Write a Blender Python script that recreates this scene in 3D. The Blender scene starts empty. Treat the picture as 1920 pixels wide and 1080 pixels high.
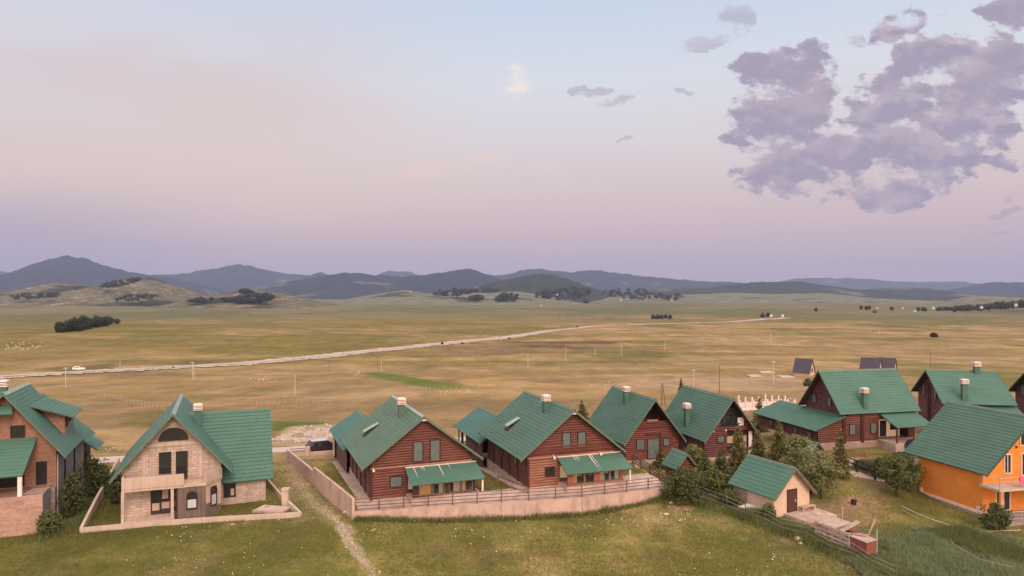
import bpy, math, random
import numpy as np

S = bpy.context.scene
COL = S.collection
R = math.radians
rng = np.random.default_rng(7)
random.seed(7)

# ---------------------------------------------------------------- camera
F_PX, CX, CY, EYE = 1281.0, 960.0, 552.0, 20.0          # focal length in photo pixels, level camera 20 m up
cam_d = bpy.data.cameras.new('camera')
cam = bpy.data.objects.new('camera', cam_d); COL.objects.link(cam)
cam.location = (0, 0, EYE); cam.rotation_euler = (R(90), 0, 0)
cam_d.sensor_width = 36; cam_d.lens = 36 * F_PX / 1920; cam_d.shift_y = (CY - 540) / 1920
cam_d.clip_start = 0.5; cam_d.clip_end = 60000
S.camera = cam
S.view_settings.view_transform = 'Standard'; S.view_settings.look = 'None'
S.view_settings.gamma = 1.0; S.view_settings.exposure = 0.30
S.cycles.max_bounces = 6; S.cycles.volume_bounces = 0
S.cycles.use_denoising = True
S.cycles.sample_clamp_indirect = 4.0

# ---------------------------------------------------------------- sky (dusk, sun just set behind the camera)
W = bpy.data.worlds.new('World'); S.world = W; W.use_nodes = True
nt = W.node_tree; nt.nodes.clear()
def N(t, **k):
    n = nt.nodes.new(t)
    for a, b in k.items(): setattr(n, a, b)
    return n
def L(a, b): nt.links.new(a, b)
def M(op, a, b=None, c=None, clamp=False):
    n = N('ShaderNodeMath', operation=op, use_clamp=clamp)
    for i, v in enumerate((a, b, c)):
        if v is None: continue
        if isinstance(v, (int, float)): n.inputs[i].default_value = v
        else: L(v, n.inputs[i])
    return n.outputs[0]
def MIX(f, a, b, mode='MIX'):
    n = N('ShaderNodeMixRGB', blend_type=mode)
    for i, v in enumerate((f, a, b)):
        if isinstance(v, (int, float)): n.inputs[i].default_value = v
        elif isinstance(v, tuple): n.inputs[i].default_value = v + (1,)
        else: L(v, n.inputs[i])
    return n.outputs[0]
def SM(v, a, b, lo=0., hi=1.):
    n = N('ShaderNodeMapRange', interpolation_type='SMOOTHSTEP'); L(v, n.inputs[0])
    for i, q in enumerate((a, b, lo, hi)): n.inputs[i + 1].default_value = q
    return n.outputs[0]
def lin(r, g, b): return tuple(((c / 255 + .055) / 1.055) ** 2.4 if c > 10 else c / 3294.6 for c in (r, g, b))
tc = N('ShaderNodeTexCoord'); sep = N('ShaderNodeSeparateXYZ'); L(tc.outputs['Generated'], sep.inputs[0])
dx, dy, dz = sep.outputs
hor = M('SQRT', M('ADD', M('MULTIPLY', dx, dx), M('MULTIPLY', dy, dy)))
elev = M('DIVIDE', dz, M('MAXIMUM', hor, .02))
ramp = N('ShaderNodeValToRGB'); L(SM(elev, 0, .6), ramp.inputs[0])
for n in [x for x in nt.nodes if x.type == 'MAP_RANGE']: n.interpolation_type = 'LINEAR'
SKY = [(0, (188, 172, 178)), (.03, (190, 173, 179)), (.066, (197, 176, 181)), (.10, (208, 182, 184)), (.15, (212, 194, 189)),
       (.22, (214, 206, 208)), (.31, (209, 213, 221)), (.43, (191, 205, 223)), (.6, (190, 200, 220))]
el = ramp.color_ramp.elements
while len(el) < len(SKY): el.new(.5)
for e, (p, c) in zip(el, SKY): e.position = p / .6; e.color = tuple(min(1., q * .93) for q in lin(*c)) + (1,)
sky = ramp.outputs[0]
fy = M('MAXIMUM', dy, .05)
uu = M('DIVIDE', dx, fy); vv = M('DIVIDE', dz, fy)
front = SM(dy, .08, .3)
cmb0 = N('ShaderNodeCombineXYZ'); L(uu, cmb0.inputs[0]); L(vv, cmb0.inputs[1]); cmb = cmb0
# thin pinkish veil over the left of the view
def noise(vec, scale, detail, rough=.55, sx=1., sy=1., off=0.):
    mp = N('ShaderNodeMapping'); L(vec, mp.inputs[0]); mp.inputs['Scale'].default_value = (sx, sy, 1); mp.inputs['Location'].default_value = (off, off, off)
    n = N('ShaderNodeTexNoise'); L(mp.outputs[0], n.inputs['Vector']); n.inputs['Scale'].default_value = scale
    n.inputs['Detail'].default_value = detail; n.inputs['Roughness'].default_value = rough
    return n.outputs['Fac']
vn = noise(cmb.outputs[0], 3.0, 5, .5, 1., 3.2, 3.)
veil = M('MULTIPLY', M('MULTIPLY', SM(uu, .02, -.42), SM(vv, .06, .17)), M('MULTIPLY', SM(vn, .3, .62, .45, .95), front))
veil = M('MULTIPLY', veil, SM(vv, .46, .30, .25, 1.))
sky = MIX(veil, sky, MIX(SM(vv, .12, .42), lin(213, 192, 182), lin(199, 187, 192)))
lowleft = M('MULTIPLY', M('MULTIPLY', SM(uu, -.3, -.75), SM(vv, .2, .09)), front)
sky = MIX(M('MULTIPLY', lowleft, .5), sky, lin(158, 150, 170))
# peach and white wisps
def blob(px, py, rx, ry, rot=0.):
    mp = N('ShaderNodeMapping', vector_type='TEXTURE'); L(cmb.outputs[0], mp.inputs[0])
    mp.inputs['Location'].default_value = ((px - CX) / F_PX, (CY - py) / F_PX, 0)
    mp.inputs['Rotation'].default_value = (0, 0, R(rot)); mp.inputs['Scale'].default_value = (rx / F_PX, ry / F_PX, 1)
    g = N('ShaderNodeTexGradient', gradient_type='SPHERICAL'); L(mp.outputs[0], g.inputs[0])
    return g.outputs['Fac']
wn = noise(cmb.outputs[0], 26, 6, .6, .7, 1.6, 1.)
wisp = M('MULTIPLY', M('MULTIPLY', SM(M('MULTIPLY', M('MAXIMUM', blob(958, 138, 40, 34, 0), blob(968, 166, 44, 30, 0)), SM(wn, .36, .62)), .05, .75), front), .7)
sky = MIX(wisp, sky, lin(232, 220, 210))
peach = M('MULTIPLY', M('MULTIPLY', M('MAXIMUM', blob(790, 322, 110, 22, 6), blob(905, 298, 60, 16, 8)), front), .45)
sky = MIX(peach, sky, lin(228, 196, 186))
def warp(scale, amt, src):
    n = N('ShaderNodeTexNoise'); L(src, n.inputs['Vector']); n.inputs['Scale'].default_value = scale; n.inputs['Detail'].default_value = 5
    a = N('ShaderNodeVectorMath', operation='SUBTRACT'); L(n.outputs['Color'], a.inputs[0]); a.inputs[1].default_value = (.5, .5, .5)
    b = N('ShaderNodeVectorMath', operation='SCALE'); L(a.outputs[0], b.inputs[0]); b.inputs['Scale'].default_value = amt
    c = N('ShaderNodeVectorMath', operation='ADD'); L(src, c.inputs[0]); L(b.outputs[0], c.inputs[1]); return c
cmb = warp(11., .045, cmb0.outputs[0]); cmb = warp(46., .022, cmb.outputs[0])
# broken grey-violet cumulus, placed by direction
CL = [(1470,150,110,70,0),(1440,250,100,95,0),(1500,200,70,150,-20),(1530,100,55,45,0),(1480,320,120,55,0),(1420,335,60,45,0),
      (1590,300,170,75,0),(1650,345,140,60,0),(1700,235,150,90,0),(1780,120,130,70,0),(1740,165,170,50,0),(1860,150,130,90,15),
      (1800,205,120,95,0),(1840,250,100,60,20),(1750,300,130,60,0),(1830,312,110,30,4),(1690,368,75,30,0),(1560,372,50,12,0),(1600,205,35,26,0),
      (1690,50,85,34,22),(1760,30,40,20,20),(1910,22,95,50,-10),(1870,55,50,26,0),(1388,38,34,46,-10),(1335,74,52,24,0),(1268,86,62,18,16),
      (1110,170,52,13,0),(1165,192,58,11,3),(1105,228,40,9,0),(1168,256,22,5,0),(1390,146,48,22,0),(1600,80,34,20,20),(1895,130,50,30,0),
      (1885,398,50,7,8),(1905,372,40,8,6),(1890,432,50,5,4),(1278,166,30,8,0)]
E = None; ES = None
for c in CL:
    b = blob(*c)
    if max(c[2], c[3]) < 70: ES = b if ES is None else M('MAXIMUM', ES, b)
    else: E = b if E is None else M('MAXIMUM', E, b)
n1 = noise(cmb0.outputs[0], 17, 10, .60, .8, 1.25, 2.); n2 = noise(cmb0.outputs[0], 6., 4, .5, 1, 1.3, 9.)
n1s = SM(n1, .30, .70)
mpb = N('ShaderNodeMapping'); L(cmb0.outputs[0], mpb.inputs[0]); mpb.inputs['Location'].default_value = (.010, -.014, 0)
n1b = SM(noise(mpb.outputs[0], 17, 6, .55, .8, 1.25, 2.), .30, .70)
n3 = noise(cmb0.outputs[0], 60, 6, .65, .8, 1.3, 5.)
EA = M('MAXIMUM', E, ES); small = M('MULTIPLY', SM(M('SUBTRACT', ES, E), .0, .06), SM(E, .06, .0))
E2 = M('MINIMUM', M('MULTIPLY', E, 1.5), .70); E2 = M('MAXIMUM', E2, M('MINIMUM', M('MULTIPLY', ES, .80), .34))
dens = M('ADD', M('ADD', E2, M('MULTIPLY', M('SUBTRACT', n1s, .52), 1.05)), M('ADD', M('MULTIPLY', M('SUBTRACT', n2, .5), .45), M('MULTIPLY', M('SUBTRACT', n3, .5), .55)))
dens = M('MULTIPLY', dens, SM(EA, 0., .14))
mask = M('MULTIPLY', M('MULTIPLY', SM(dens, .10, .56), front), M('SUBTRACT', 1., M('MULTIPLY', small, .5)))
ccol = MIX(SM(M('SUBTRACT', n1b, n1s), -.35, .35), lin(143, 136, 158), lin(176, 163, 175))
ccol = MIX(M('MULTIPLY', SM(n2, .4, .62), .5), ccol, lin(152, 138, 156))
ccol = MIX(SM(dens, .48, .18), ccol, lin(182, 172, 188))
ccol = MIX(M('MULTIPLY', M('MULTIPLY', SM(n1b, .55, .95), SM(dens, .45, .25)), .55), ccol, lin(216, 182, 172))
sky = MIX(M('MULTIPLY', mask, .90), sky, ccol)
# behind the camera: the brighter afterglow that lights the fronts of the houses
back = M('MULTIPLY', SM(M('ADD', M('MULTIPLY', dy, -.95), M('MULTIPLY', dx, .15)), -.1, .85), SM(elev, 1.5, .1))
zen = SM(elev, .55, 1.6)
sky = MIX(zen, sky, (1.45, 1.30, 1.22))
sky = MIX(back, sky, (2.3, 1.72, 1.42))
sky = MIX(SM(dz, .0, -.06), sky, (.12, .11, .09))
bg = N('ShaderNodeBackground'); L(sky, bg.inputs[0]); bg.inputs[1].default_value = 1.0
wo = N('ShaderNodeOutputWorld'); L(bg.outputs[0], wo.inputs[0])
S.cycles.sample_clamp_direct = 0

# ---------------------------------------------------------------- sun: low glow from behind the camera, on the right
sd = bpy.data.lights.new('sun', 'SUN'); so = bpy.data.objects.new('sun', sd); COL.objects.link(so)
sd.energy = 1.9; sd.angle = R(24); sd.color = (1.0, .74, .60)
SUN_AZ, SUN_EL = R(160), R(40)               # azimuth clockwise from +Y
sv = np.array([math.sin(SUN_AZ) * math.cos(SUN_EL), math.cos(SUN_AZ) * math.cos(SUN_EL), math.sin(SUN_EL)])
from mathutils import Vector, Matrix
so.rotation_euler = Vector(-sv).to_track_quat('-Z', 'Y').to_euler()
S.view_settings.exposure = 0.30

# ================================================================ helpers
def tag(o, label=None, cat=None, group=None, kind=None):
    if label: o['label'] = label
    if cat: o['category'] = cat
    if group: o['group'] = group
    if kind: o['kind'] = kind
    return o
def empty(name, loc, yaw=0., label=None, cat=None, group=None):
    o = bpy.data.objects.new(name, None); COL.objects.link(o)
    o.location = loc; o.rotation_euler = (0, 0, -yaw)
    return tag(o, label, cat, group)
def copy_tree(o, parent=None):
    c = o.copy(); COL.objects.link(c)
    if parent is not None: c.parent = parent
    for ch in list(o.children): copy_tree(ch, c)
    return c

class MB:
    """collects faces of one mesh"""
    def __init__(s): s.v = []; s.f = []; s.m = []; s.uv = []
    def face(s, pts, mi=0, uv=None):
        i = len(s.v); s.v.extend([tuple(map(float, p)) for p in pts]); s.f.append(tuple(range(i, i + len(pts))))
        s.m.append(mi); s.uv.extend(uv if uv else [(0., 0.)] * len(pts)); return s
    def hexa(s, p, mi=0):
        """p: 4 bottom corners (ccw from above), 4 top corners"""
        for q in ((3, 2, 1, 0), (4, 5, 6, 7), (0, 1, 5, 4), (1, 2, 6, 5), (2, 3, 7, 6), (3, 0, 4, 7)):
            pts = [p[i] for i in q]; s.face(pts, mi, boxuv(pts))
        return s
    def box(s, x0, x1, y0, y1, z0, z1, mi=0):
        return s.hexa([(x0, y0, z0), (x1, y0, z0), (x1, y1, z0), (x0, y1, z0), (x0, y0, z1), (x1, y0, z1), (x1, y1, z1), (x0, y1, z1)], mi)
    def prism(s, poly, z0, z1, mi=0):
        """poly: ccw xy corners; z0/z1 number or per-corner list"""
        n = len(poly)
        a = [z0] * n if np.isscalar(z0) else z0; b = [z1] * n if np.isscalar(z1) else z1
        lo = [(p[0], p[1], q) for p, q in zip(poly, a)]; hi = [(p[0], p[1], q) for p, q in zip(poly, b)]
        s.face(hi, mi, [(p[0], p[1]) for p in hi]); s.face(lo[::-1], mi)
        for i in range(n):
            j = (i + 1) % n; pts = [lo[i], lo[j], hi[j], hi[i]]; s.face(pts, mi, boxuv(pts))
        return s
    def bar(s, a, b, r, mi=0, n=6, r2=None):
        a = np.array(a, float); b = np.array(b, float); d = b - a; d /= np.linalg.norm(d)
        t = np.array([0, 0, 1.]) if abs(d[2]) < .9 else np.array([1., 0, 0]); u = np.cross(d, t); u /= np.linalg.norm(u); w = np.cross(d, u)
        r2 = r if r2 is None else r2
        A = [a + r * (math.cos(2 * math.pi * k / n) * u + math.sin(2 * math.pi * k / n) * w) for k in range(n)]
        B = [b + r2 * (math.cos(2 * math.pi * k / n) * u + math.sin(2 * math.pi * k / n) * w) for k in range(n)]
        for k in range(n): s.face([A[k], B[k], B[(k + 1) % n], A[(k + 1) % n]], mi)
        s.face(A, mi); s.face(B[::-1], mi); return s
    def sqbar(s, a, b, w, h, mi=0):
        """rectangular bar from a to b, w across (horizontal), h high"""
        a = np.array(a, float); b = np.array(b, float); d = b - a; d /= np.linalg.norm(d)
        t = np.array([0, 0, 1.]) if abs(d[2]) < .95 else np.array([0, 1., 0]); u = np.cross(d, t); u /= np.linalg.norm(u); v = np.cross(u, d)
        c = [(-w / 2, -h / 2), (w / 2, -h / 2), (w / 2, h / 2), (-w / 2, h / 2)]
        A = [a + x * u + y * v for x, y in c]; B = [b + x * u + y * v for x, y in c]
        for k in range(4): pts = [A[k], A[(k + 1) % 4], B[(k + 1) % 4], B[k]]; s.face(pts, mi, boxuv(pts))
        s.face(A[::-1], mi, boxuv(A)); s.face(B, mi, boxuv(B)); return s
    def build(s, name, mats, parent=None, smooth=False):
        me = bpy.data.meshes.new(name); me.from_pydata(s.v, [], s.f)
        for m in (mats if isinstance(mats, (list, tuple)) else [mats]): me.materials.append(m)
        me.polygons.foreach_set('material_index', s.m)
        uvl = me.uv_layers.new(name='UVMap'); uvl.data.foreach_set('uv', np.array(s.uv, np.float32).ravel())
        if smooth: me.polygons.foreach_set('use_smooth', [True] * len(s.f))
        me.update()
        o = bpy.data.objects.new(name, me); COL.objects.link(o)
        if parent is not None: o.parent = parent
        return o
def boxuv(p):
    p = [np.array(q, float) for q in p]; n = np.abs(np.cross(p[1] - p[0], p[2] - p[0]))
    k = int(np.argmax(n))
    if k == 2: return [(float(q[0]), float(q[1])) for q in p]
    h = np.array([p[1][0] - p[0][0], p[1][1] - p[0][1]]); h2 = np.array([p[2][0] - p[1][0], p[2][1] - p[1][1]])
    if np.linalg.norm(h2) > np.linalg.norm(h): h = h2
    h = h / (np.linalg.norm(h) + 1e-9)
    if h[0] + h[1] < 0: h = -h
    return [(float(q[0] * h[0] + q[1] * h[1]), float(q[2])) for q in p]
def raw_mesh(name, verts, faces_n, loops, mat, parent=None, attr=None, smooth=False, col=None):
    """numpy mesh: verts (n,3), loops flat index array, faces_n verts per face"""
    me = bpy.data.meshes.new(name); nf = len(loops) // faces_n
    me.vertices.add(len(verts)); me.vertices.foreach_set('co', np.asarray(verts, np.float32).ravel())
    me.loops.add(len(loops)); me.loops.foreach_set('vertex_index', np.asarray(loops, np.int32))
    me.polygons.add(nf); me.polygons.foreach_set('loop_start', np.arange(nf, dtype=np.int32) * faces_n)
    me.polygons.foreach_set('loop_total', np.full(nf, faces_n, np.int32))
    for m in (mat if isinstance(mat, (list, tuple)) else [mat]): me.materials.append(m)
    if attr is not None:
        a = me.attributes.new('rnd', 'FLOAT', 'FACE'); a.data.foreach_set('value', np.asarray(attr, np.float32))
    if col is not None:
        a = me.attributes.new('alb', 'FLOAT_COLOR', 'POINT'); a.data.foreach_set('color', np.asarray(col, np.float32).ravel())
    me.update(calc_edges=True)
    if smooth: me.polygons.foreach_set('use_smooth', np.ones(nf, bool))
    o = bpy.data.objects.new(name, me); COL.objects.link(o)
    if parent is not None: o.parent = parent
    return o

# ---------------------------------------------------------------- materials
class MT:
    def __init__(s, name):
        s.m = bpy.data.materials.new(name); s.m.use_nodes = True; s.t = s.m.node_tree; s.b = s.t.nodes['Principled BSDF']
        s.b.inputs['Roughness'].default_value = .85; s.b.inputs['Specular IOR Level'].default_value = .25
    def n(s, t, **k):
        x = s.t.nodes.new(t)
        for a, b in k.items(): setattr(x, a, b)
        return x
    def l(s, a, b): s.t.links.new(a, b)
    def coord(s, kind, scale=(1, 1, 1)):
        c = s.n('ShaderNodeTexCoord'); mp = s.n('ShaderNodeMapping'); s.l(c.outputs[kind], mp.inputs[0]); mp.inputs['Scale'].default_value = scale
        return mp.outputs[0]
    def noise(s, vec, scale, detail=4, rough=.55):
        x = s.n('ShaderNodeTexNoise'); s.l(vec, x.inputs['Vector']); x.inputs['Scale'].default_value = scale
        x.inputs['Detail'].default_value = detail; x.inputs['Roughness'].default_value = rough; return x.outputs['Fac']
    def rng(s, v, a, b, lo=0., hi=1., smooth=False):
        x = s.n('ShaderNodeMapRange'); s.l(v, x.inputs[0])
        if smooth: x.interpolation_type = 'SMOOTHSTEP'
        for i, q in enumerate((a, b, lo, hi)): x.inputs[i + 1].default_value = q
        return x.outputs[0]
    def mix(s, f, a, b, mode='MIX'):
        x = s.n('ShaderNodeMixRGB', blend_type=mode)
        for i, v in enumerate((f, a, b)):
            if isinstance(v, (int, float)): x.inputs[i].default_value = v
            elif isinstance(v, tuple): x.inputs[i].default_value = v + (1,)
            else: s.l(v, x.inputs[i])
        return x.outputs[0]
    def math(s, op, a, b):
        x = s.n('ShaderNodeMath', operation=op)
        for i, v in enumerate((a, b)):
            if isinstance(v, (int, float)): x.inputs[i].default_value = v
            else: s.l(v, x.inputs[i])
        return x.outputs[0]
    def col(s, c):
        if isinstance(c, tuple): s.b.inputs['Base Color'].default_value = c + (1,)
        else: s.l(c, s.b.inputs['Base Color'])
        return s
    def bump(s, h, strength, dist):
        x = s.n('ShaderNodeBump'); s.l(h, x.inputs['Height']); x.inputs['Strength'].default_value = strength; x.inputs['Distance'].default_value = dist
        s.l(x.outputs[0], s.b.inputs['Normal']); return s
    def set(s, **k):
        for a, v in k.items(): s.b.inputs[a.replace('_', ' ')].default_value = v
        return s
def mul(c, k): return tuple(x * k for x in c)
def m_plain(name, c, rough=.7, var=.18, scale=2., spec=.3, metal=0.):
    t = MT(name); f = t.noise(t.coord('Object'), scale, 5, .6)
    t.col(t.mix(t.rng(f, .3, .7), mul(c, 1 - var), mul(c, 1 + var))).set(Roughness=rough, Specular_IOR_Level=spec, Metallic=metal); return t.m
def m_roof(name, c, dull=0.):
    """painted sheet-metal tiles; uv in metres (u along the ridge, v up the slope)"""
    t = MT(name); uv = t.coord('UV'); sx = t.n('ShaderNodeSeparateXYZ'); t.l(uv, sx.inputs[0])
    big = t.noise(t.coord('UV', (.25, .6, 1)), 1.0, 5, .6); streak = t.noise(t.coord('UV', (2.2, .12, 1)), 1.6, 5, .65)
    base = t.mix(t.rng(big, .3, .7), mul(c, .86), mul(c, 1.14))
    base = t.mix(t.math('MULTIPLY', t.rng(streak, .52, .75), .22 + dull), base, (c[0] * 1.5 + .045, c[1] * 1.15 + .03, c[2] * 1.2 + .03))
    row = t.n('ShaderNodeTexWhiteNoise', noise_dimensions='2D')
    fl = t.n('ShaderNodeVectorMath', operation='FLOOR'); t.l(t.coord('UV', (.9, 2.86, 1)), fl.inputs[0]); t.l(fl.outputs[0], row.inputs['Vector'])
    base = t.mix(.10, base, t.mix(row.outputs['Value'], mul(c, .6), mul(c, 1.5)))
    t.col(base)
    wv = t.n('ShaderNodeMath', operation='SINE'); t.l(t.math('MULTIPLY', sx.outputs[0], 2 * math.pi / .2), wv.inputs[0])
    t.bump(t.math('ADD', wv.outputs[0], t.math('MULTIPLY', t.noise(uv, 3, 3), .8)), .35, .02)
    t.set(Roughness=.55 + dull, Specular_IOR_Level=.22); return t.m
def m_log(name, c, c2):
    """stained round logs; uv in metres"""
    t = MT(name); sx = t.n('ShaderNodeSeparateXYZ'); t.l(t.coord('UV', (1, 1 / .24, 1)), sx.inputs[0])
    cb = t.n('ShaderNodeCombineXYZ'); t.l(t.math('MULTIPLY', sx.outputs[0], .16), cb.inputs[0])
    flo = t.n('ShaderNodeMath', operation='FLOOR'); t.l(sx.outputs[1], flo.inputs[0]); t.l(flo.outputs[0], cb.inputs[1])
    w = t.n('ShaderNodeTexNoise'); t.l(cb.outputs[0], w.inputs['Vector']); w.inputs['Scale'].default_value = 3.3; w.inputs['Detail'].default_value = 3
    g = t.noise(t.coord('UV', (1.2, 14, 1)), 2, 5, .65); big = t.noise(t.coord('UV'), .5, 3)
    x = t.mix(t.rng(w.outputs['Fac'], .33, .67), mul(c, .72), mul(c, 1.2)); x = t.mix(t.math('MULTIPLY', t.rng(g, .45, .8), .5), x, c2)
    x = t.mix(t.math('MULTIPLY', t.rng(big, .5, .75), .45), x, mul(c2, 1.1))
    # colour darkens in a narrow groove between courses
    fr = t.n('ShaderNodeMath', operation='FRACT'); t.l(sx.outputs[1], fr.inputs[0])
    gv = t.math('MAXIMUM', t.rng(fr.outputs[0], 0., .20, 1., 0.), t.rng(fr.outputs[0], .88, 1., 0., .7))
    x = t.mix(gv, x, mul(c, .34))
    t.col(x).bump(g, .25, .01).set(Roughness=.6, Specular_IOR_Level=.3); return t.m
def m_wall(name, c, stain, blocks=False, st_amt=.6, brick=None, hst=False, vs=(3.2, .25)):
    """rendered / block wall with stains; uv in metres"""
    t = MT(name); uv = t.coord('UV'); a = t.noise(uv, .7, 6, .65); b = t.noise(t.coord('UV', vs + (1,)), 1.1, 6, .68); d = t.noise(uv, 9, 4, .6)
    if hst: b = t.math('ADD', t.math('MULTIPLY', b, .3), t.math('MULTIPLY', t.noise(t.coord('UV', (.3, 3.5, 1)), 1.0, 5, .65), .7))
    x = t.mix(t.rng(a, .3, .7), mul(c, .85), mul(c, 1.12)); x = t.mix(t.math('MULTIPLY', t.rng(b, .47, .72), st_amt), x, stain)
    x = t.mix(t.math('MULTIPLY', t.rng(d, .4, .7), .16), x, mul(c, .55))
    if blocks:
        bk = t.n('ShaderNodeTexBrick'); t.l(uv, bk.inputs['Vector']); bk.inputs['Scale'].default_value = 1.
        bw, bh, mo = blocks
        bk.inputs['Brick Width'].default_value = bw; bk.inputs['Row Height'].default_value = bh; bk.inputs['Mortar Size'].default_value = mo
        bk.inputs['Color1'].default_value = (1, 1, 1, 1); bk.inputs['Color2'].default_value = (.72, .70, .70, 1); bk.inputs['Mortar'].default_value = ((brick or (.6, .6, .6)) + (1,))
        x = t.mix(1., x, bk.outputs['Color'], 'MULTIPLY')
    t.col(x).bump(d, .4, .015).set(Roughness=.9); return t.m
def m_leaf(name, dark, light, warm=None):
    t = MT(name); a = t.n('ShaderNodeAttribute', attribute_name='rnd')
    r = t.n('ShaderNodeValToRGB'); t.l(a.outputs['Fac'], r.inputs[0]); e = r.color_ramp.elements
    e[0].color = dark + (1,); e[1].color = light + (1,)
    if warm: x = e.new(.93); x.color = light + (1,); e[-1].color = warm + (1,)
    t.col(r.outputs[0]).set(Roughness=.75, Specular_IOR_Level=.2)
    tr = t.n('ShaderNodeBsdfTranslucent'); t.l(r.outputs[0], tr.inputs[0]); mx = t.n('ShaderNodeMixShader'); mx.inputs[0].default_value = .42
    t.l(t.b.outputs[0], mx.inputs[1]); t.l(tr.outputs[0], mx.inputs[2]); t.l(mx.outputs[0], t.t.nodes['Material Output'].inputs[0]); return t.m
def m_glass(name, c=(.02, .022, .025), clear=0.):
    t = MT(name); t.col(c).set(Roughness=.06, Specular_IOR_Level=1.); t.bump(t.noise(t.coord('Object'), 1.3, 2), .12, .05)
    if clear:
        tr = t.n('ShaderNodeBsdfTransparent'); mx = t.n('ShaderNodeMixShader'); mx.inputs[0].default_value = clear
        t.l(t.b.outputs[0], mx.inputs[1]); t.l(tr.outputs[0], mx.inputs[2]); t.l(mx.outputs[0], t.t.nodes['Material Output'].inputs[0])
    return t.m
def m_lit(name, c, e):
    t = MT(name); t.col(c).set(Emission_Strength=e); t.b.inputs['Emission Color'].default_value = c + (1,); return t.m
G_ = (.064, .142, .107)
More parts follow.
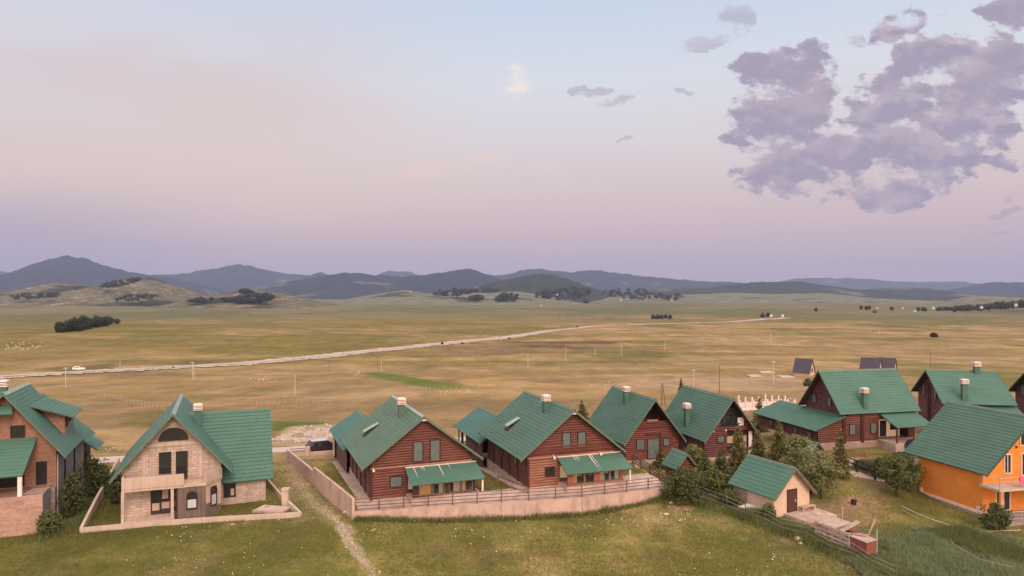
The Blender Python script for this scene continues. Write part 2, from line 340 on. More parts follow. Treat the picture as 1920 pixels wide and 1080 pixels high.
MA = dict(
    roof=m_roof('green_tile_roof', G_), roof_blue=m_roof('blue_green_roof', (.056, .142, .124)), roof_grey=m_roof('faded_green_roof', (.086, .142, .102), .10),
    roof_mid=m_roof('dull_green_roof', (.064, .128, .098), .05), roof_dark=m_roof('slate_violet_roof', (.060, .050, .070)), roof_pale=m_roof('pale_green_roof', (.20, .23, .15), .1),
    edge=m_plain('green_grey_trim', (.10, .145, .105), .5), edge_dark=m_plain('dark_green_trim', (.045, .075, .058), .6), ridge=m_plain('pale_ridge_metal', (.26, .34, .30), .4),
    soffit=m_plain('dark_soffit_boards', (.06, .028, .02), .8), rustwood=m_plain('rust_red_boards', (.26, .075, .05), .7),
    log=m_log('red_log', (.130, .046, .034), (.225, .085, .055)), log_worn=m_log('worn_orange_log', (.25, .105, .066), (.30, .15, .10)), log_mid=m_log('bright_red_log', (.150, .044, .032), (.215, .065, .04)), log_dark=m_log('plum_log', (.125, .040, .040), (.19, .085, .075)),
    post=m_plain('dark_log_post', (.055, .018, .014), .7), band=m_plain('weathered_beam', (.30, .17, .12), .8),
    conc=m_wall('raw_concrete', (.52, .41, .345), (.25, .18, .15), (.5, .25, .022), .55, (.60, .57, .55)), conc2=m_wall('cast_concrete', (.50, .385, .31), (.24, .17, .135), False, .5),
    retain=m_wall('stained_retaining_wall', (.50, .355, .29), (.22, .155, .125), False, .75, None, False, (1.1, .35)), pave=m_wall('pink_paving', (.52, .385, .325), (.36, .26, .21), (.6, .6, .015), .3, (.8, .8, .8)),
    brick=m_wall('orange_brick', (.31, .165, .115), (.185, .085, .06), (.25, .2, .02), .7, (.95, 1.0, 1.0), True), brick_pale=m_wall('pale_brick', (.47, .31, .245), (.27, .135, .10), (.25, .2, .03), .85, (.9, .86, .84), True),
    block=m_wall('grey_block', (.30, .26, .255), (.17, .15, .15), (.5, .25, .02), .6, (.75, .75, .78)), burnt=m_wall('sooty_plaster', (.17, .12, .10), (.05, .04, .04), False, .8),
    plaster=m_wall('pink_plaster', (.60, .435, .325), (.42, .30, .22), False, .4), orange=m_wall('orange_render', (.70, .24, .045), (.62, .20, .035), False, .25),
    stone=m_wall('rough_stone', (.46, .35, .29), (.26, .15, .11), (.3, .18, .03), .6, (.55, .5, .48)),
    white=m_plain('white_paint', (.70, .64, .60), .6, .1), cap=m_plain('chimney_cap_white', (.72, .58, .53), .7), slot=m_plain('chimney_slot', (.22, .07, .06), .8),
    shutter=m_plain('grey_green_shutter', (.115, .135, .125), .6), frame=m_plain('dark_window_frame', (.035, .02, .017), .5), glass=m_glass('dark_glass'), glass_clear=m_glass('clear_glass', (.03, .03, .03), .72),
    curtain=m_lit('amber_curtain_glow', (.58, .27, .08), .55), glow_cream=m_lit('cream_glow', (.55, .38, .24), .40), dark=m_plain('dark_interior', (.02, .016, .015), .9), beige=m_plain('beige_panel', (.42, .30, .20), .8),  # curtains and porch back walls given an added glow, no lamp behind
    rail=m_plain('brown_rail', (.135, .078, .062), .6), railblk=m_plain('dark_rail', (.025, .02, .02), .6), steel=m_plain('grey_steel_rail', (.42, .42, .44), .4, metal=.4),
    bark=m_plain('bark', (.07, .05, .035), .9), polewood=m_plain('weathered_pole', (.12, .085, .065), .9), polepale=m_plain('pale_pole', (.52, .43, .36), .9), plank=m_plain('grey_plank', (.40, .29, .235), .85), door=m_plain('brown_door', (.075, .030, .026), .6),
    stonegrey=m_plain('pale_limestone', (.42, .345, .285), .95, .25, 1.2), asphalt=m_plain('pale_asphalt', (.44, .355, .32), .95, .1, .8), dirt=m_plain('dry_dirt', (.33, .215, .14), 1, .25, 1.3), trackdirt=m_plain('pale_track', (.40, .30, .23), 1, .2, .8),
    paint=m_plain('plum_car_paint', (.035, .016, .022), .25, .05, 1, .6), paintw=m_plain('white_car_paint', (.75, .72, .70), .3, .05, 1, .5), tyre=m_plain('tyre', (.02, .02, .02), .9), rim=m_plain('alloy', (.4, .4, .42), .35, metal=.7), red=m_plain('tail_light_red', (.45, .03, .03), .3), silver=m_plain('silver_trim', (.45, .45, .47), .35),
    pink=m_plain('pink_towel', (.72, .13, .19), .95), blue=m_plain('pale_blue_sheet', (.42, .50, .68), .95), redpaint=m_plain('red_painted_wood', (.22, .075, .052), .8), dish=m_plain('dark_dish', (.045, .055, .07), .5), tarp=m_plain('white_tarp', (.44, .42, .42), .6),
    hut=m_plain('pink_hut_wall', (.58, .38, .28), .9), village=m_plain('white_village_wall', (.55, .50, .46), .9), redroof=m_plain('red_brown_roof', (.24, .11, .08), .8),
)
MA['leaf_pine'] = m_leaf('pine_needles', (0.05, 0.058, 0.024), (0.17, 0.172, 0.062))
MA['leaf_spruce_y'] = m_leaf('olive_needles', (0.075, 0.08, 0.028), (0.27, 0.225, 0.08))
MA['leaf_bush'] = m_leaf('bush_leaves', (0.075, 0.085, 0.026), (0.2, 0.215, 0.075))
MA['leaf_bush_dark'] = m_leaf('dark_bush_leaves', (0.05, 0.062, 0.024), (0.15, 0.165, 0.062))
MA['leaf_light'] = m_leaf('light_leaves', (0.095, 0.105, 0.04), (0.33, 0.32, 0.14))
MA['leaf_hill'] = m_leaf('hill_wood_leaves', (.040, .050, .034), (.085, .095, .060))
MA['leaf_far'] = m_leaf('far_wood_leaves', (0.022, 0.030, 0.016), (0.054, 0.065, 0.032))
MA['grass'] = m_leaf('grass_blades', (.105, .112, .030), (.300, .255, .085), (.42, .325, .165))
MA['weed'] = m_leaf('tall_weeds', (0.09, 0.11, 0.036), (0.24, 0.245, 0.085))
MA['crop'] = m_leaf('crop_leaves', (0.12, 0.155, 0.075), (0.30, 0.34, 0.18))
MA['flower'] = m_plain('white_petals', (.78, .74, .66), .9)
# ================================================================ terrain
def _h(ix, iy, s):
    n = (ix.astype(np.int64) * 374761393 + iy.astype(np.int64) * 668265263 + s * 1442695041) & 0xffffffff
    n = ((n ^ (n >> 13)) * 1274126177) & 0xffffffff
    return ((n ^ (n >> 16)) & 0xffff) / 65535.0
def vnoise(x, y, s=0):
    x = np.asarray(x, float); y = np.asarray(y, float); ix = np.floor(x); iy = np.floor(y); fx = x - ix; fy = y - iy
    fx = fx * fx * (3 - 2 * fx); fy = fy * fy * (3 - 2 * fy)
    a = _h(ix, iy, s); b = _h(ix + 1, iy, s); c = _h(ix, iy + 1, s); d = _h(ix + 1, iy + 1, s)
    return (a * (1 - fx) + b * fx) * (1 - fy) + (c * (1 - fx) + d * fx) * fy
def fbm(x, y, o=4, s=0, g=.5):
    t = 0; a = 1; n = 0
    for k in range(o): t = t + a * vnoise(x * 2 ** k + 17.3 * k, y * 2 ** k - 9.1 * k, s + k); n += a; a *= g
    return t / n
def sstep(a, b, x):
    t = np.clip((np.asarray(x, float) - a) / (b - a), 0, 1); return t * t * (3 - 2 * t)
PY = np.array([0, 45, 62, 80, 95, 110, 150, 200, 260, 330, 450, 600, 1000, 2000, 60000.])
PZ = np.array([.6, .1, 0, 0, -.6, -1.6, -4.6, -8.2, -11.8, -14.6, -16.8, -18.2, -19.6, -20.5, -21.])
_yy = np.linspace(0, 2400, 4801); _zz = np.interp(_yy, PY, PZ); _k = np.hanning(61); _k /= _k.sum()
_zs = np.convolve(np.pad(_zz, 30, mode='edge'), _k, 'valid')
BUMP = [(-46, 66, -.75, 12), (-31, 66, -.5, 8), (-30, 58, -.3, 7), (-6, 80, .0, 14), (18, 84, .35, 7), (27, 83, 1.0, 7), (42, 84, 2.25, 10), (56, 92, 1.8, 10),
        (46, 68, -.55, 8), (45, 58, -.5, 8), (26, 63, .45, 6), (17, 69, .9, 5), (34, 73, 1.8, 5), (-5, 55, 0, 14), (-14, 58.5, .4, 4), (5, 60.5, -.15, 4), (25, 52, 0, 12), (38, 52, -.2, 9), (-24, 84, .0, 9), (0, 100, -.4, 22), (70, 75, .8, 16), (-75, 75, -.6, 20)]
def T(x, y):
    x = np.asarray(x, float); y = np.asarray(y, float)
    d = np.hypot(x * .45, y) * np.where(y > 0, 1, -1) ; d = np.where(y < 0, np.abs(y) * 0 + 0, d)
    d2 = np.maximum(y, 0) * .75 + .25 * np.hypot(x, y)
    base = np.where(d2 < 2400, np.interp(d2, _yy, _zs), np.interp(d2, PY, PZ))
    ws = .12; zz = 0
    for bx, by, bz, r in BUMP:
        w = np.exp(-((x - bx) ** 2 + (y - by) ** 2) / (2 * (r * .75) ** 2)); ws = ws + w; zz = zz + w * bz
    near = zz / ws
    amp = sstep(130, 700, d2)
    roll = (fbm(x / 190. + 3.1, y / 240. + .7, 3, 5) - .5) * 7.0 * amp + (fbm(x / 900., y / 700., 2, 9) - .5) * 9 * sstep(500, 1500, d2)
    small = (fbm(x / 6., y / 6., 3, 2) - .5) * .22 * (1 - sstep(60, 110, d2) * .0)
    right = sstep(20, 140, x) * sstep(95, 160, d2) * (1 - sstep(250, 420, d2)) * 1.6
    hump = 5.0 * np.exp(-((x + 330) / 210) ** 2 - ((y - 640) / 170) ** 2)
    return base + near + roll + small + right + hump
T_BASE = T
WALL_XY = [(-13.9, 60.2), (-.95, 61.0), (6.4, 62.6), (15.2, 66.1)]; WALL_TOP = [.88, 1.45, 1.42, 1.36]
TERR = [(-13.9, 60.2), (-.95, 61.0), (6.4, 62.6), (15.2, 66.1), (13.1, 74.8), (11.5, 92), (-4, 98), (-27.7, 84.2)]
def _seg(x, y, poly): return pdist(x, y, poly)
def T(x, y):
    """ground height, with the filled terrace behind the retaining wall"""
    x = np.asarray(x, float); y = np.asarray(y, float); b = T_BASE(x, y)
    s = y - np.interp(x, [p[0] for p in WALL_XY], [p[1] for p in WALL_XY])
    s = np.where(x < -13.9, np.maximum(0, (y - 60.2) + (x + 13.9) * .58 * 0), s)
    zf = np.interp(x, [p[0] for p in WALL_XY], [z - .07 for z in WALL_TOP]); zh = np.interp(x, [-13, -2, 5, 15], [1.28, 1.6, 1.9, 1.75])
    zt = np.where(s < 2.2, zf + (zh - zf) * np.clip(s / 2.2, 0, 1), zh + (np.minimum(0., b * 0) - zh) * np.clip((s - 2.2) / 24., 0, 1))
    near = (np.abs(x) < 40) & (y > 55) & (y < 102)
    d = np.where(near, pdist(np.where(near, x, 0.), np.where(near, y, 0.), TERR), 1e3)
    w = 1 - sstep(-.14, .02, d)
    return b + (np.maximum(zt, b) - b) * w
def pdist(x, y, poly, closed=True):
    n = len(poly); dmin = np.full(x.shape, 1e9); ins = np.zeros(x.shape, bool)
    for i in range(n if closed else n - 1):
        ax, ay = poly[i]; bx, by = poly[(i + 1) % n]; ex, ey = bx - ax, by - ay
        t = np.clip(((x - ax) * ex + (y - ay) * ey) / (ex * ex + ey * ey + 1e-9), 0, 1)
        dmin = np.minimum(dmin, np.hypot(x - ax - t * ex, y - ay - t * ey))
        if closed:
            c = ((ay > y) != (by > y)) & (x < (bx - ax) * (y - ay) / (by - ay + 1e-12) + ax); ins ^= c
    return np.where(ins, -dmin, dmin) if closed else dmin
def G(px, py):
    """point of the ground seen at photo pixel (px, py)"""
    u = (px - CX) / F_PX; v = (py - CY) / F_PX
    t = np.geomspace(30, 6000, 3000); z = EYE - v * t; g = T(u * t, t); k = int(np.argmax(z < g))
    if k == 0: k = len(t) - 1
    a = (z[k - 1] - g[k - 1]); b = (g[k] - z[k]); s = a / (a + b + 1e-9); tt = t[k - 1] + s * (t[k] - t[k - 1])
    return float(u * tt), float(tt), float(T(u * tt, tt))
def poly_world(pp): return np.array([G(*p)[:2] for p in pp])

# roads and tracks as world polylines
FAR_ROAD = np.array([G(*p)[:2] for p in [(-90, 716), (0, 707), (150, 698), (300, 690.5), (440, 683), (540, 674), (620, 666), (710, 656), (800, 647), (870, 640), (930, 635), (985, 627), (1040, 619), (1110, 612), (1200, 608.5), (1290, 606), (1360, 604), (1430, 598.5), (1475, 596)]])
NEAR_ROAD = np.array([G(*p)[:2] for p in [(-260, 872), (0, 868), (175, 864), (225, 861), (350, 856), (510, 845), (560, 842), (640, 836)]] + [(-8, 94.5), (4, 101), (16, 108), (40, 118)])
PATH = np.array([G(*p)[:2] for p in [(552, 862), (560, 905), (590, 945), (640, 985), (660, 1025), (690, 1062), (712, 1100)]])
def lerp_poly(P, n):
    d = np.r_[0, np.cumsum(np.hypot(*np.diff(P, axis=0).T))]; t = np.linspace(0, d[-1], n)
    x = np.interp(t, d, P[:, 0]); y = np.interp(t, d, P[:, 1])
    k = max(3, n // (len(P) * 3)) | 1; w = np.hanning(k + 2)[1:-1]; w /= w.sum(); h = k // 2
    xs = np.convolve(np.pad(x, h, mode='edge'), w, 'valid'); ys = np.convolve(np.pad(y, h, mode='edge'), w, 'valid')
    return np.c_[xs, ys]
FAR_P = lerp_poly(FAR_ROAD, 700); NEAR_P = lerp_poly(NEAR_ROAD, 220); PATH_P = lerp_poly(PATH, 90)

# ---- ground colours: plants and soil (albedo) per vertex, the far plain tinted for haze
def ground_albedo(x, y):
    d = np.hypot(x, y)
    n1 = fbm(x / 60., y / 90., 5, 21, .55); n2 = fbm(x / 14., y / 20., 4, 31, .55); n3 = fbm(x / 260. + 5, y / 330., 4, 41); n4 = fbm(x / 3.2, y / 3.6, 4, 51, .6); n5 = fbm(x / 420., y / 120., 5, 61, .6)
    def mixc(a, b, t): return a + (b - a) * t[..., None]
    C = lambda *c: np.broadcast_to(np.array(c), x.shape + (3,))
    # dry hay plain
    gold = C(.248, .172, .085); straw = C(.295, .210, .118); olive = C(.135, .122, .042); brown = C(.200, .135, .078)
    a = mixc(gold, straw, sstep(.42, .62, n2)); a = mixc(a, olive, sstep(.47, .60, n1 * .6 + n3 * .4) * .85); a = mixc(a, brown, sstep(.52, .66, n5) * .6)
    # greener band beyond the road on the left
    band = sstep(60, -160, x - (y - 420) * .1) * sstep(300, 420, y) * (1 - sstep(900, 1500, y))
    a = mixc(a, C(.155, .125, .036), band * (.35 + .5 * sstep(.35, .6, n5)))
    n6 = fbm(x / 150., y / 26., 5, 63, .6); a = mixc(a, C(.115, .108, .036), sstep(.54, .70, n6) * sstep(140, 320, d) * .6)
    far = sstep(900, 1500, d); a = mixc(a, mixc(C(.150, .138, .082), C(.11, .112, .062), sstep(.42, .6, n3)), far * .9)  # far plain greyed with distance: haze tint put into the ground colour
    # village meadow: green with dry patches
    lush = C(.138, .134, .040); mid = C(.198, .172, .060); dry = C(.295, .222, .115)
    v = mixc(lush, mid, sstep(.38, .62, n4)); v = mixc(v, dry, sstep(.50, .66, n2 * .6 + n4 * .4) * .9)
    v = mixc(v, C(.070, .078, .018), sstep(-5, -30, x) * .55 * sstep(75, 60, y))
    vm = sstep(96, 80, d + (n2 - .5) * 14 + np.abs(x) * .0 - sstep(30, 60, x) * 12)
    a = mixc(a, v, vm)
    def patch(pp, c, soft, amt, wob=None):
        nonlocal a
        P = poly_world(pp); dd = pdist(x, y, P) + (n2 - .5) * (wob if wob is not None else soft * 2)
        a = mixc(a, C(*c), sstep(soft, -soft, dd) * amt)
    patch([(678, 698), (720, 699), (800, 712), (890, 727), (830, 731), (770, 723), (705, 708)], (.105, .140, .030), 2.5, .95)
    patch([(960, 642), (1060, 640), (1180, 639), (1150, 645), (1060, 645)], (.100, .062, .045), 5, .85)
    patch([(940, 648), (1040, 645), (1130, 654), (1080, 655)], (.115, .072, .050), 5, .8)
    patch([(800, 650), (960, 645), (1010, 660), (900, 668), (820, 664)], (.17, .115, .075), 8, .7)
    patch([(860, 713), (930, 708), (1040, 722), (960, 727), (880, 722)], (.34, .23, .115), 3, .85)
    patch([(1110, 726), (1200, 712), (1290, 708), (1500, 708), (1500, 730), (1290, 735)], (.30, .215, .150), 4, .8)
    patch([(510, 790), (620, 792), (625, 802), (512, 808)], (.085, .115, .030), 1.2, .95)
    patch([(500, 834), (545, 800), (625, 794), (650, 812), (610, 828), (560, 838)], (.36, .28, .205), .8, .85)
    patch([(170, 838), (215, 835), (235, 848), (175, 850)], (.10, .10, .03), 1., .8)
    patch([(180, 700), (330, 694), (330, 702), (200, 709)], (.20, .13, .075), 4, .7)
    patch([(270, 768), (360, 755), (420, 775), (330, 800), (190, 800)], (.13, .115, .04), 3, .75)
    patch([(80, 690), (215, 682), (215, 695), (90, 700)], (.10, .09, .035), 5, .8)
    patch([(1500, 950), (1600, 935), (1660, 930), (1640, 985), (1520, 985)], (.25, .165, .105), 1.4, .75)
    patch([(1560, 940), (1600, 930), (1625, 945), (1580, 958)], (.30, .18, .13), .7, .9)
    patch([(1590, 905), (1660, 880), (1700, 905), (1640, 925)], (.22, .15, .10), 1., .6)
    patch([(1650, 1000), (1740, 985), (1920, 1000), (1920, 1100), (1640, 1100)], (.105, .125, .062), 1.2, .9)
    patch([(1400, 960), (1440, 955), (1560, 1020), (1660, 1060), (1640, 1085), (1520, 1030)], (.085, .105, .034), .8, .9)
    patch([(1230, 935), (1370, 930), (1400, 965), (1330, 970), (1240, 950)], (.085, .10, .034), .8, .8)
    for cx, cy, r in ((1285, 948, 1.0), (1262, 953, .7), (1435, 990, .75), (1470, 1013, .9), (1590, 1057, 1.0), (1234, 1045, 1.2), (900, 1040, 2.2), (1030, 1040, 1.6), (820, 1030, 1.5)):
        p = G(cx, cy); dd = np.hypot(x - p[0], (y - p[1]) * .8) + (n4 - .5) * r * 1.6
        a = mixc(a, C(.30, .20, .125) if r <= 1.0 else C(.17, .125, .06), sstep(r, r * .4, dd) * (.85 if r <= 1.0 else .6))
    # worn gravel track between the two plots, and its verge
    dp = pdist(x, y, PATH_P, False); a = mixc(a, C(.34, .27, .20), sstep(.5, .1, dp + (n4 - .5) * 2.4) * .65)
    wide = pdist(x, y, PATH_P[:52], False); a = mixc(a, C(.27, .215, .13), sstep(2.6, .6, wide + (n4 - .5) * 6.5) * .6)
    # bare verges of the far road
    dr = pdist(x, y, FAR_P[::6], False); a = mixc(a, C(.26, .18, .11), sstep(16, 5, dr + (n2 - .5) * 16) * .55)
    return a

def ground():
    front = np.linspace(-math.radians(50), math.radians(50), 820); back = np.linspace(math.radians(50), math.radians(310), 60)[1:-1]
    th = np.r_[front, back]; rr = np.r_[np.geomspace(6, 40, 20)[:-1], np.geomspace(40, 110, 300)[:-1], np.geomspace(110, 2500, 420)[:-1], np.geomspace(2500, 45000, 60)]
    TH, RR = np.meshgrid(th, rr); x = RR * np.sin(TH); y = RR * np.cos(TH)
    z = T(x, y); al = ground_albedo(x, y); nr, nc = x.shape
    v = np.c_[x.ravel(), y.ravel(), z.ravel()]; i = np.arange(nr * nc).reshape(nr, nc); j = np.roll(i, -1, 1)
    q = np.stack([i[:-1], i[1:], j[1:], j[:-1]], -1).reshape(-1)
    # close the middle
    v = np.vstack([v, [[0, 0, T(0., 0.)]]]); al2 = np.vstack([al.reshape(-1, 3), [[.1, .1, .03]]]); c = len(v) - 1
    ii = i[0]; fan = np.stack([ii, np.roll(ii, -1), np.full_like(ii, c), np.full_like(ii, c)], -1)[::2]
    t = MT('meadow_ground'); a = t.n('ShaderNodeAttribute', attribute_name='alb')
    P = t.coord('Object'); n1 = t.noise(P, 2.4, 6, .7); n2 = t.noise(P, .35, 5, .6); n3 = t.noise(t.coord('Object', (.5, 1, 1)), .035, 6, .62)
    k = t.mix(t.rng(n1, .25, .75), (.62, .62, .62), (1.38, 1.36, 1.3)); k2 = t.mix(t.rng(n2, .3, .7), (.82, .86, .86), (1.18, 1.13, 1.08)); n5 = t.noise(t.coord('Object', (1, .4, 1)), .10, 8, .7); k3 = t.mix(1., t.mix(t.rng(n3, .3, .7), (.78, .84, .82), (1.22, 1.15, 1.1)), t.mix(t.rng(n5, .34, .66), (.76, .80, .77), (1.22, 1.18, 1.15)), 'MULTIPLY')
    t.col(t.mix(1., t.mix(1., t.mix(1., a.outputs['Color'], k, 'MULTIPLY'), k2, 'MULTIPLY'), k3, 'MULTIPLY'))
    t.bump(n1, .5, .12).set(Roughness=1., Specular_IOR_Level=.05)
    o = raw_mesh('ground', v, 4, q, t.m, smooth=True, col=np.c_[al2, np.ones(len(al2))])
    tag(o, kind='structure')
ground()
def ribbon(name, P, wl, wr, mat, off, kind='structure', jitter=0., camber=0.):
    d = np.gradient(P, axis=0); n = np.c_[d[:, 1], -d[:, 0]]; n /= np.linalg.norm(n, axis=1)[:, None]
    s = np.linspace(-wl, wr, 7); xs = P[:, 0, None] + n[:, 0, None] * s; ys = P[:, 1, None] + n[:, 1, None] * s
    if jitter:
        jj = (rng.random(len(P)) - .5) * jitter; xs[:, 0] += n[:, 0] * jj; ys[:, 0] += n[:, 1] * jj; jj = (rng.random(len(P)) - .5) * jitter; xs[:, -1] += n[:, 0] * jj; ys[:, -1] += n[:, 1] * jj
    z = T(xs, ys) + off; z[:, 1:-1] += camber; v = np.c_[xs.ravel(), ys.ravel(), z.ravel()]; i = np.arange(xs.size).reshape(xs.shape)
    q = np.stack([i[:-1, :-1], i[:-1, 1:], i[1:, 1:], i[1:, :-1]], -1).reshape(-1)
    return tag(raw_mesh(name, v, 4, q, mat, smooth=True), kind=kind)
ribbon('road', FAR_P, 3.2, 3.2, MA['asphalt'], .45)
t = MT('road_embankment'); P_ = t.coord('Object'); t.col(t.mix(t.rng(t.noise(P_, .16, 7, .75), .40, .56), (.25, .185, .11), (.50, .40, .315))).set(Roughness=1.)
MA['bank'] = t.m
ribbon('verge', FAR_P, 5.5, 11, MA['bank'], .30, jitter=8.)
ribbon('side_road', NEAR_P, 2.1, 2.1, MA['asphalt'], .05)

# ---------------------------------------------------------------- hills and mountains
def m_hill(name, grass, wood, thr, scale, rock=None):
    t = MT(name); P = t.coord('Object'); a = t.noise(P, scale, 7, .62); b = t.noise(P, scale * 5, 5, .65); c = t.noise(P, scale * .4, 3)
    x = t.mix(t.rng(b, .3, .7), mul(grass, .78), mul(grass, 1.2))
    if rock: x = t.mix(t.math('MULTIPLY', t.rng(t.noise(P, scale * 8, 6, .75), .51, .66), .8), x, rock)
    w = t.mix(t.rng(b, .3, .7), mul(wood, .7), mul(wood, 1.35))
    x = t.mix(t.rng(t.math('ADD', a, t.math('MULTIPLY', c, .5)), thr, thr + .05), x, w)
    t.col(x).bump(b, 1., 30.).set(Roughness=1., Specular_IOR_Level=.05); return t.m
HW = m_hill('wooded_mountain', (.11, .115, .06), (.022, .032, .036), .60, .0014, None)
HW2 = m_hill('dark_wooded_hill', (.10, .105, .05), (.028, .038, .028), .62, .0016, (.30, .26, .21))
HG = m_hill('grassy_hill', (.118, .108, .062), (.034, .040, .026), .80, .0035, (.36, .29, .23))
HG2 = m_hill('pasture_slope', (.150, .150, .092), (.055, .065, .044), .84, .0030, (.28, .24, .19))
def ridge(name, pts, D, fd, bd, mat, seed, rough=.16, foot=-24., nx=240, ny=46, kind='structure', jag=.16):
    pts = sorted(pts); px = np.linspace(pts[0][0], pts[-1][0], nx)
    py = np.interp(px, [p[0] for p in pts], [p[1] for p in pts]); k = np.hanning(7)[1:-1]; k /= k.sum(); py = np.convolve(np.pad(py, 2, mode='edge'), k, 'valid')
    X = (px - CX) / F_PX * D; crest = EYE + (CY - py) / F_PX * D
    end = np.minimum(1, np.minimum(np.arange(nx), nx - 1 - np.arange(nx)) / (nx * .06)); end = end * end * (3 - 2 * end)
    s = np.linspace(-1, 1, ny); V = np.zeros((ny, nx, 3))
    for r, q in enumerate(s):
        y = D + (q * fd if q < 0 else q * bd); fall = (1 - abs(q)) ** 1.0; sh = fall * fall * (3 - 2 * fall) if abs(q) < 1 else 0
        sh = .55 * sh + .45 * fall
        nz = (fbm(X / (fd * .33) + seed, np.full(nx, y) / (fd * .33), 5, seed, .55) - .5)
        rid = np.abs(fbm(X / (fd * .22) - seed, np.full(nx, y) / (fd * .5), 4, seed + 50) - .5) * -1.6
        h = (crest - foot) * end
        z = foot + h * sh * (1 + (nz * 2. + rid) * rough * (1 - sh) * 2.0) + h * jag * (fbm(X / (D * .010), np.full(nx, y) / (D * .010), 4, seed + 9) - .5) * sh
        V[r, :, 0] = X * (y / D) ** .35; V[r, :, 1] = y; V[r, :, 2] = z
    i = np.arange(ny * nx).reshape(ny, nx); q = np.stack([i[:-1, :-1], i[:-1, 1:], i[1:, 1:], i[1:, :-1]], -1).reshape(-1)
    return tag(raw_mesh(name, V.reshape(-1, 3), 4, q, mat, smooth=True), kind=kind)
ridge('mountain', [(-160, 545), (-60, 528), (0, 517), (40, 508), (80, 492), (105, 484), (125, 480), (148, 483), (175, 492), (205, 501), (245, 510), (290, 517), (350, 527), (430, 548)], 8000, 1900, 1800, HW, 3)
ridge('mountain', [(-200, 520), (-40, 508), (20, 511), (60, 520)], 11500, 1500, 1500, HW, 11)
ridge('mountain', [(200, 545), (280, 516), (345, 513), (400, 505), (445, 496), (470, 499), (500, 506), (545, 514), (585, 516), (600, 509), (622, 516), (680, 530)], 10800, 2200, 2000, HW, 5)
ridge('mountain', [(430, 555), (500, 540), (560, 524), (620, 515), (650, 510), (700, 516), (760, 518), (800, 515), (850, 507), (875, 504), (905, 511), (940, 523), (1010, 545)], 7200, 1700, 1500, HW, 7)
ridge('mountain', [(690, 525), (715, 511), (735, 508), (770, 510), (800, 520)], 13500, 1500, 1000, HW, 8)
ridge('mountain', [(820, 530), (900, 518), (960, 512), (992, 505), (1015, 505), (1070, 511), (1098, 506), (1130, 508), (1170, 513), (1220, 519), (1300, 526), (1390, 530), (1480, 540)], 10000, 2000, 1800, HW, 9)
ridge('hill', [(860, 560), (905, 534), (960, 521), (1000, 514), (1025, 512), (1055, 520), (1095, 534), (1140, 548), (1180, 562)], 4600, 900, 800, HW2, 10, .34)
ridge('hill', [(1120, 560), (1180, 548), (1250, 541), (1330, 540), (1370, 533), (1420, 529), (1500, 528), (1545, 535), (1600, 543), (1660, 541), (1735, 539), (1765, 548), (1800, 562)], 6000, 1500, 1200, HW2, 12, .36)
ridge('mountain', [(1400, 535), (1500, 522), (1560, 521), (1610, 522), (1660, 526), (1720, 529), (1790, 527), (1850, 533), (1960, 545)], 14200, 1400, 1200, HW, 13)
ridge('mountain', [(1740, 560), (1800, 540), (1860, 529), (1920, 530), (2000, 526), (2100, 540)], 8600, 1700, 1500, HW, 14)
ridge('hill', [(1700, 575), (1765, 572), (1800, 561), (1830, 554), (1870, 555), (1940, 560), (2040, 556), (2150, 570)], 2300, 380, 400, HG2, 15, .1)
ridge('hill', [(-250, 560), (-60, 545), (10, 553), (60, 540), (100, 531), (150, 534), (185, 538), (230, 527), (262, 519), (295, 524), (330, 536), (360, 550), (410, 566)], 2900, 750, 700, HG, 16, .30)
ridge('hill', [(310, 572), (370, 560), (400, 554), (440, 547), (470, 541), (497, 546), (540, 553), (590, 563), (640, 574)], 2300, 420, 420, HG, 17, .26)
ridge('hill', [(600, 572), (660, 559), (720, 549), (760, 544), (800, 550), (860, 548), (920, 550), (970, 545), (1020, 555), (1090, 566)], 3600, 900, 600, HG2, 18, .34)
ridge('hill', [(1040, 572), (1150, 556), (1260, 553), (1380, 549), (1450, 551), (1540, 549), (1610, 558), (1700, 562), (1760, 572)], 4200, 1300, 800, HG2, 19, .40)

# ---------------------------------------------------------------- evening haze over the whole plain
hz = MB().box(-13500, 13500, -400, 16500, -60, 760)
HZ = bpy.data.materials.new('evening_haze'); HZ.use_nodes = True; HZ.node_tree.nodes.clear()
_o = HZ.node_tree.nodes.new('ShaderNodeOutputMaterial'); _v = HZ.node_tree.nodes.new('ShaderNodeVolumePrincipled')
_v.inputs['Color'].default_value = (.46, .55, .86, 1); _v.inputs['Density'].default_value = 0.58e-4; _v.inputs['Anisotropy'].default_value = 0.
HZ.node_tree.links.new(_v.outputs[0], _o.inputs['Volume'])
tag(hz.build('haze', HZ), kind='stuff')
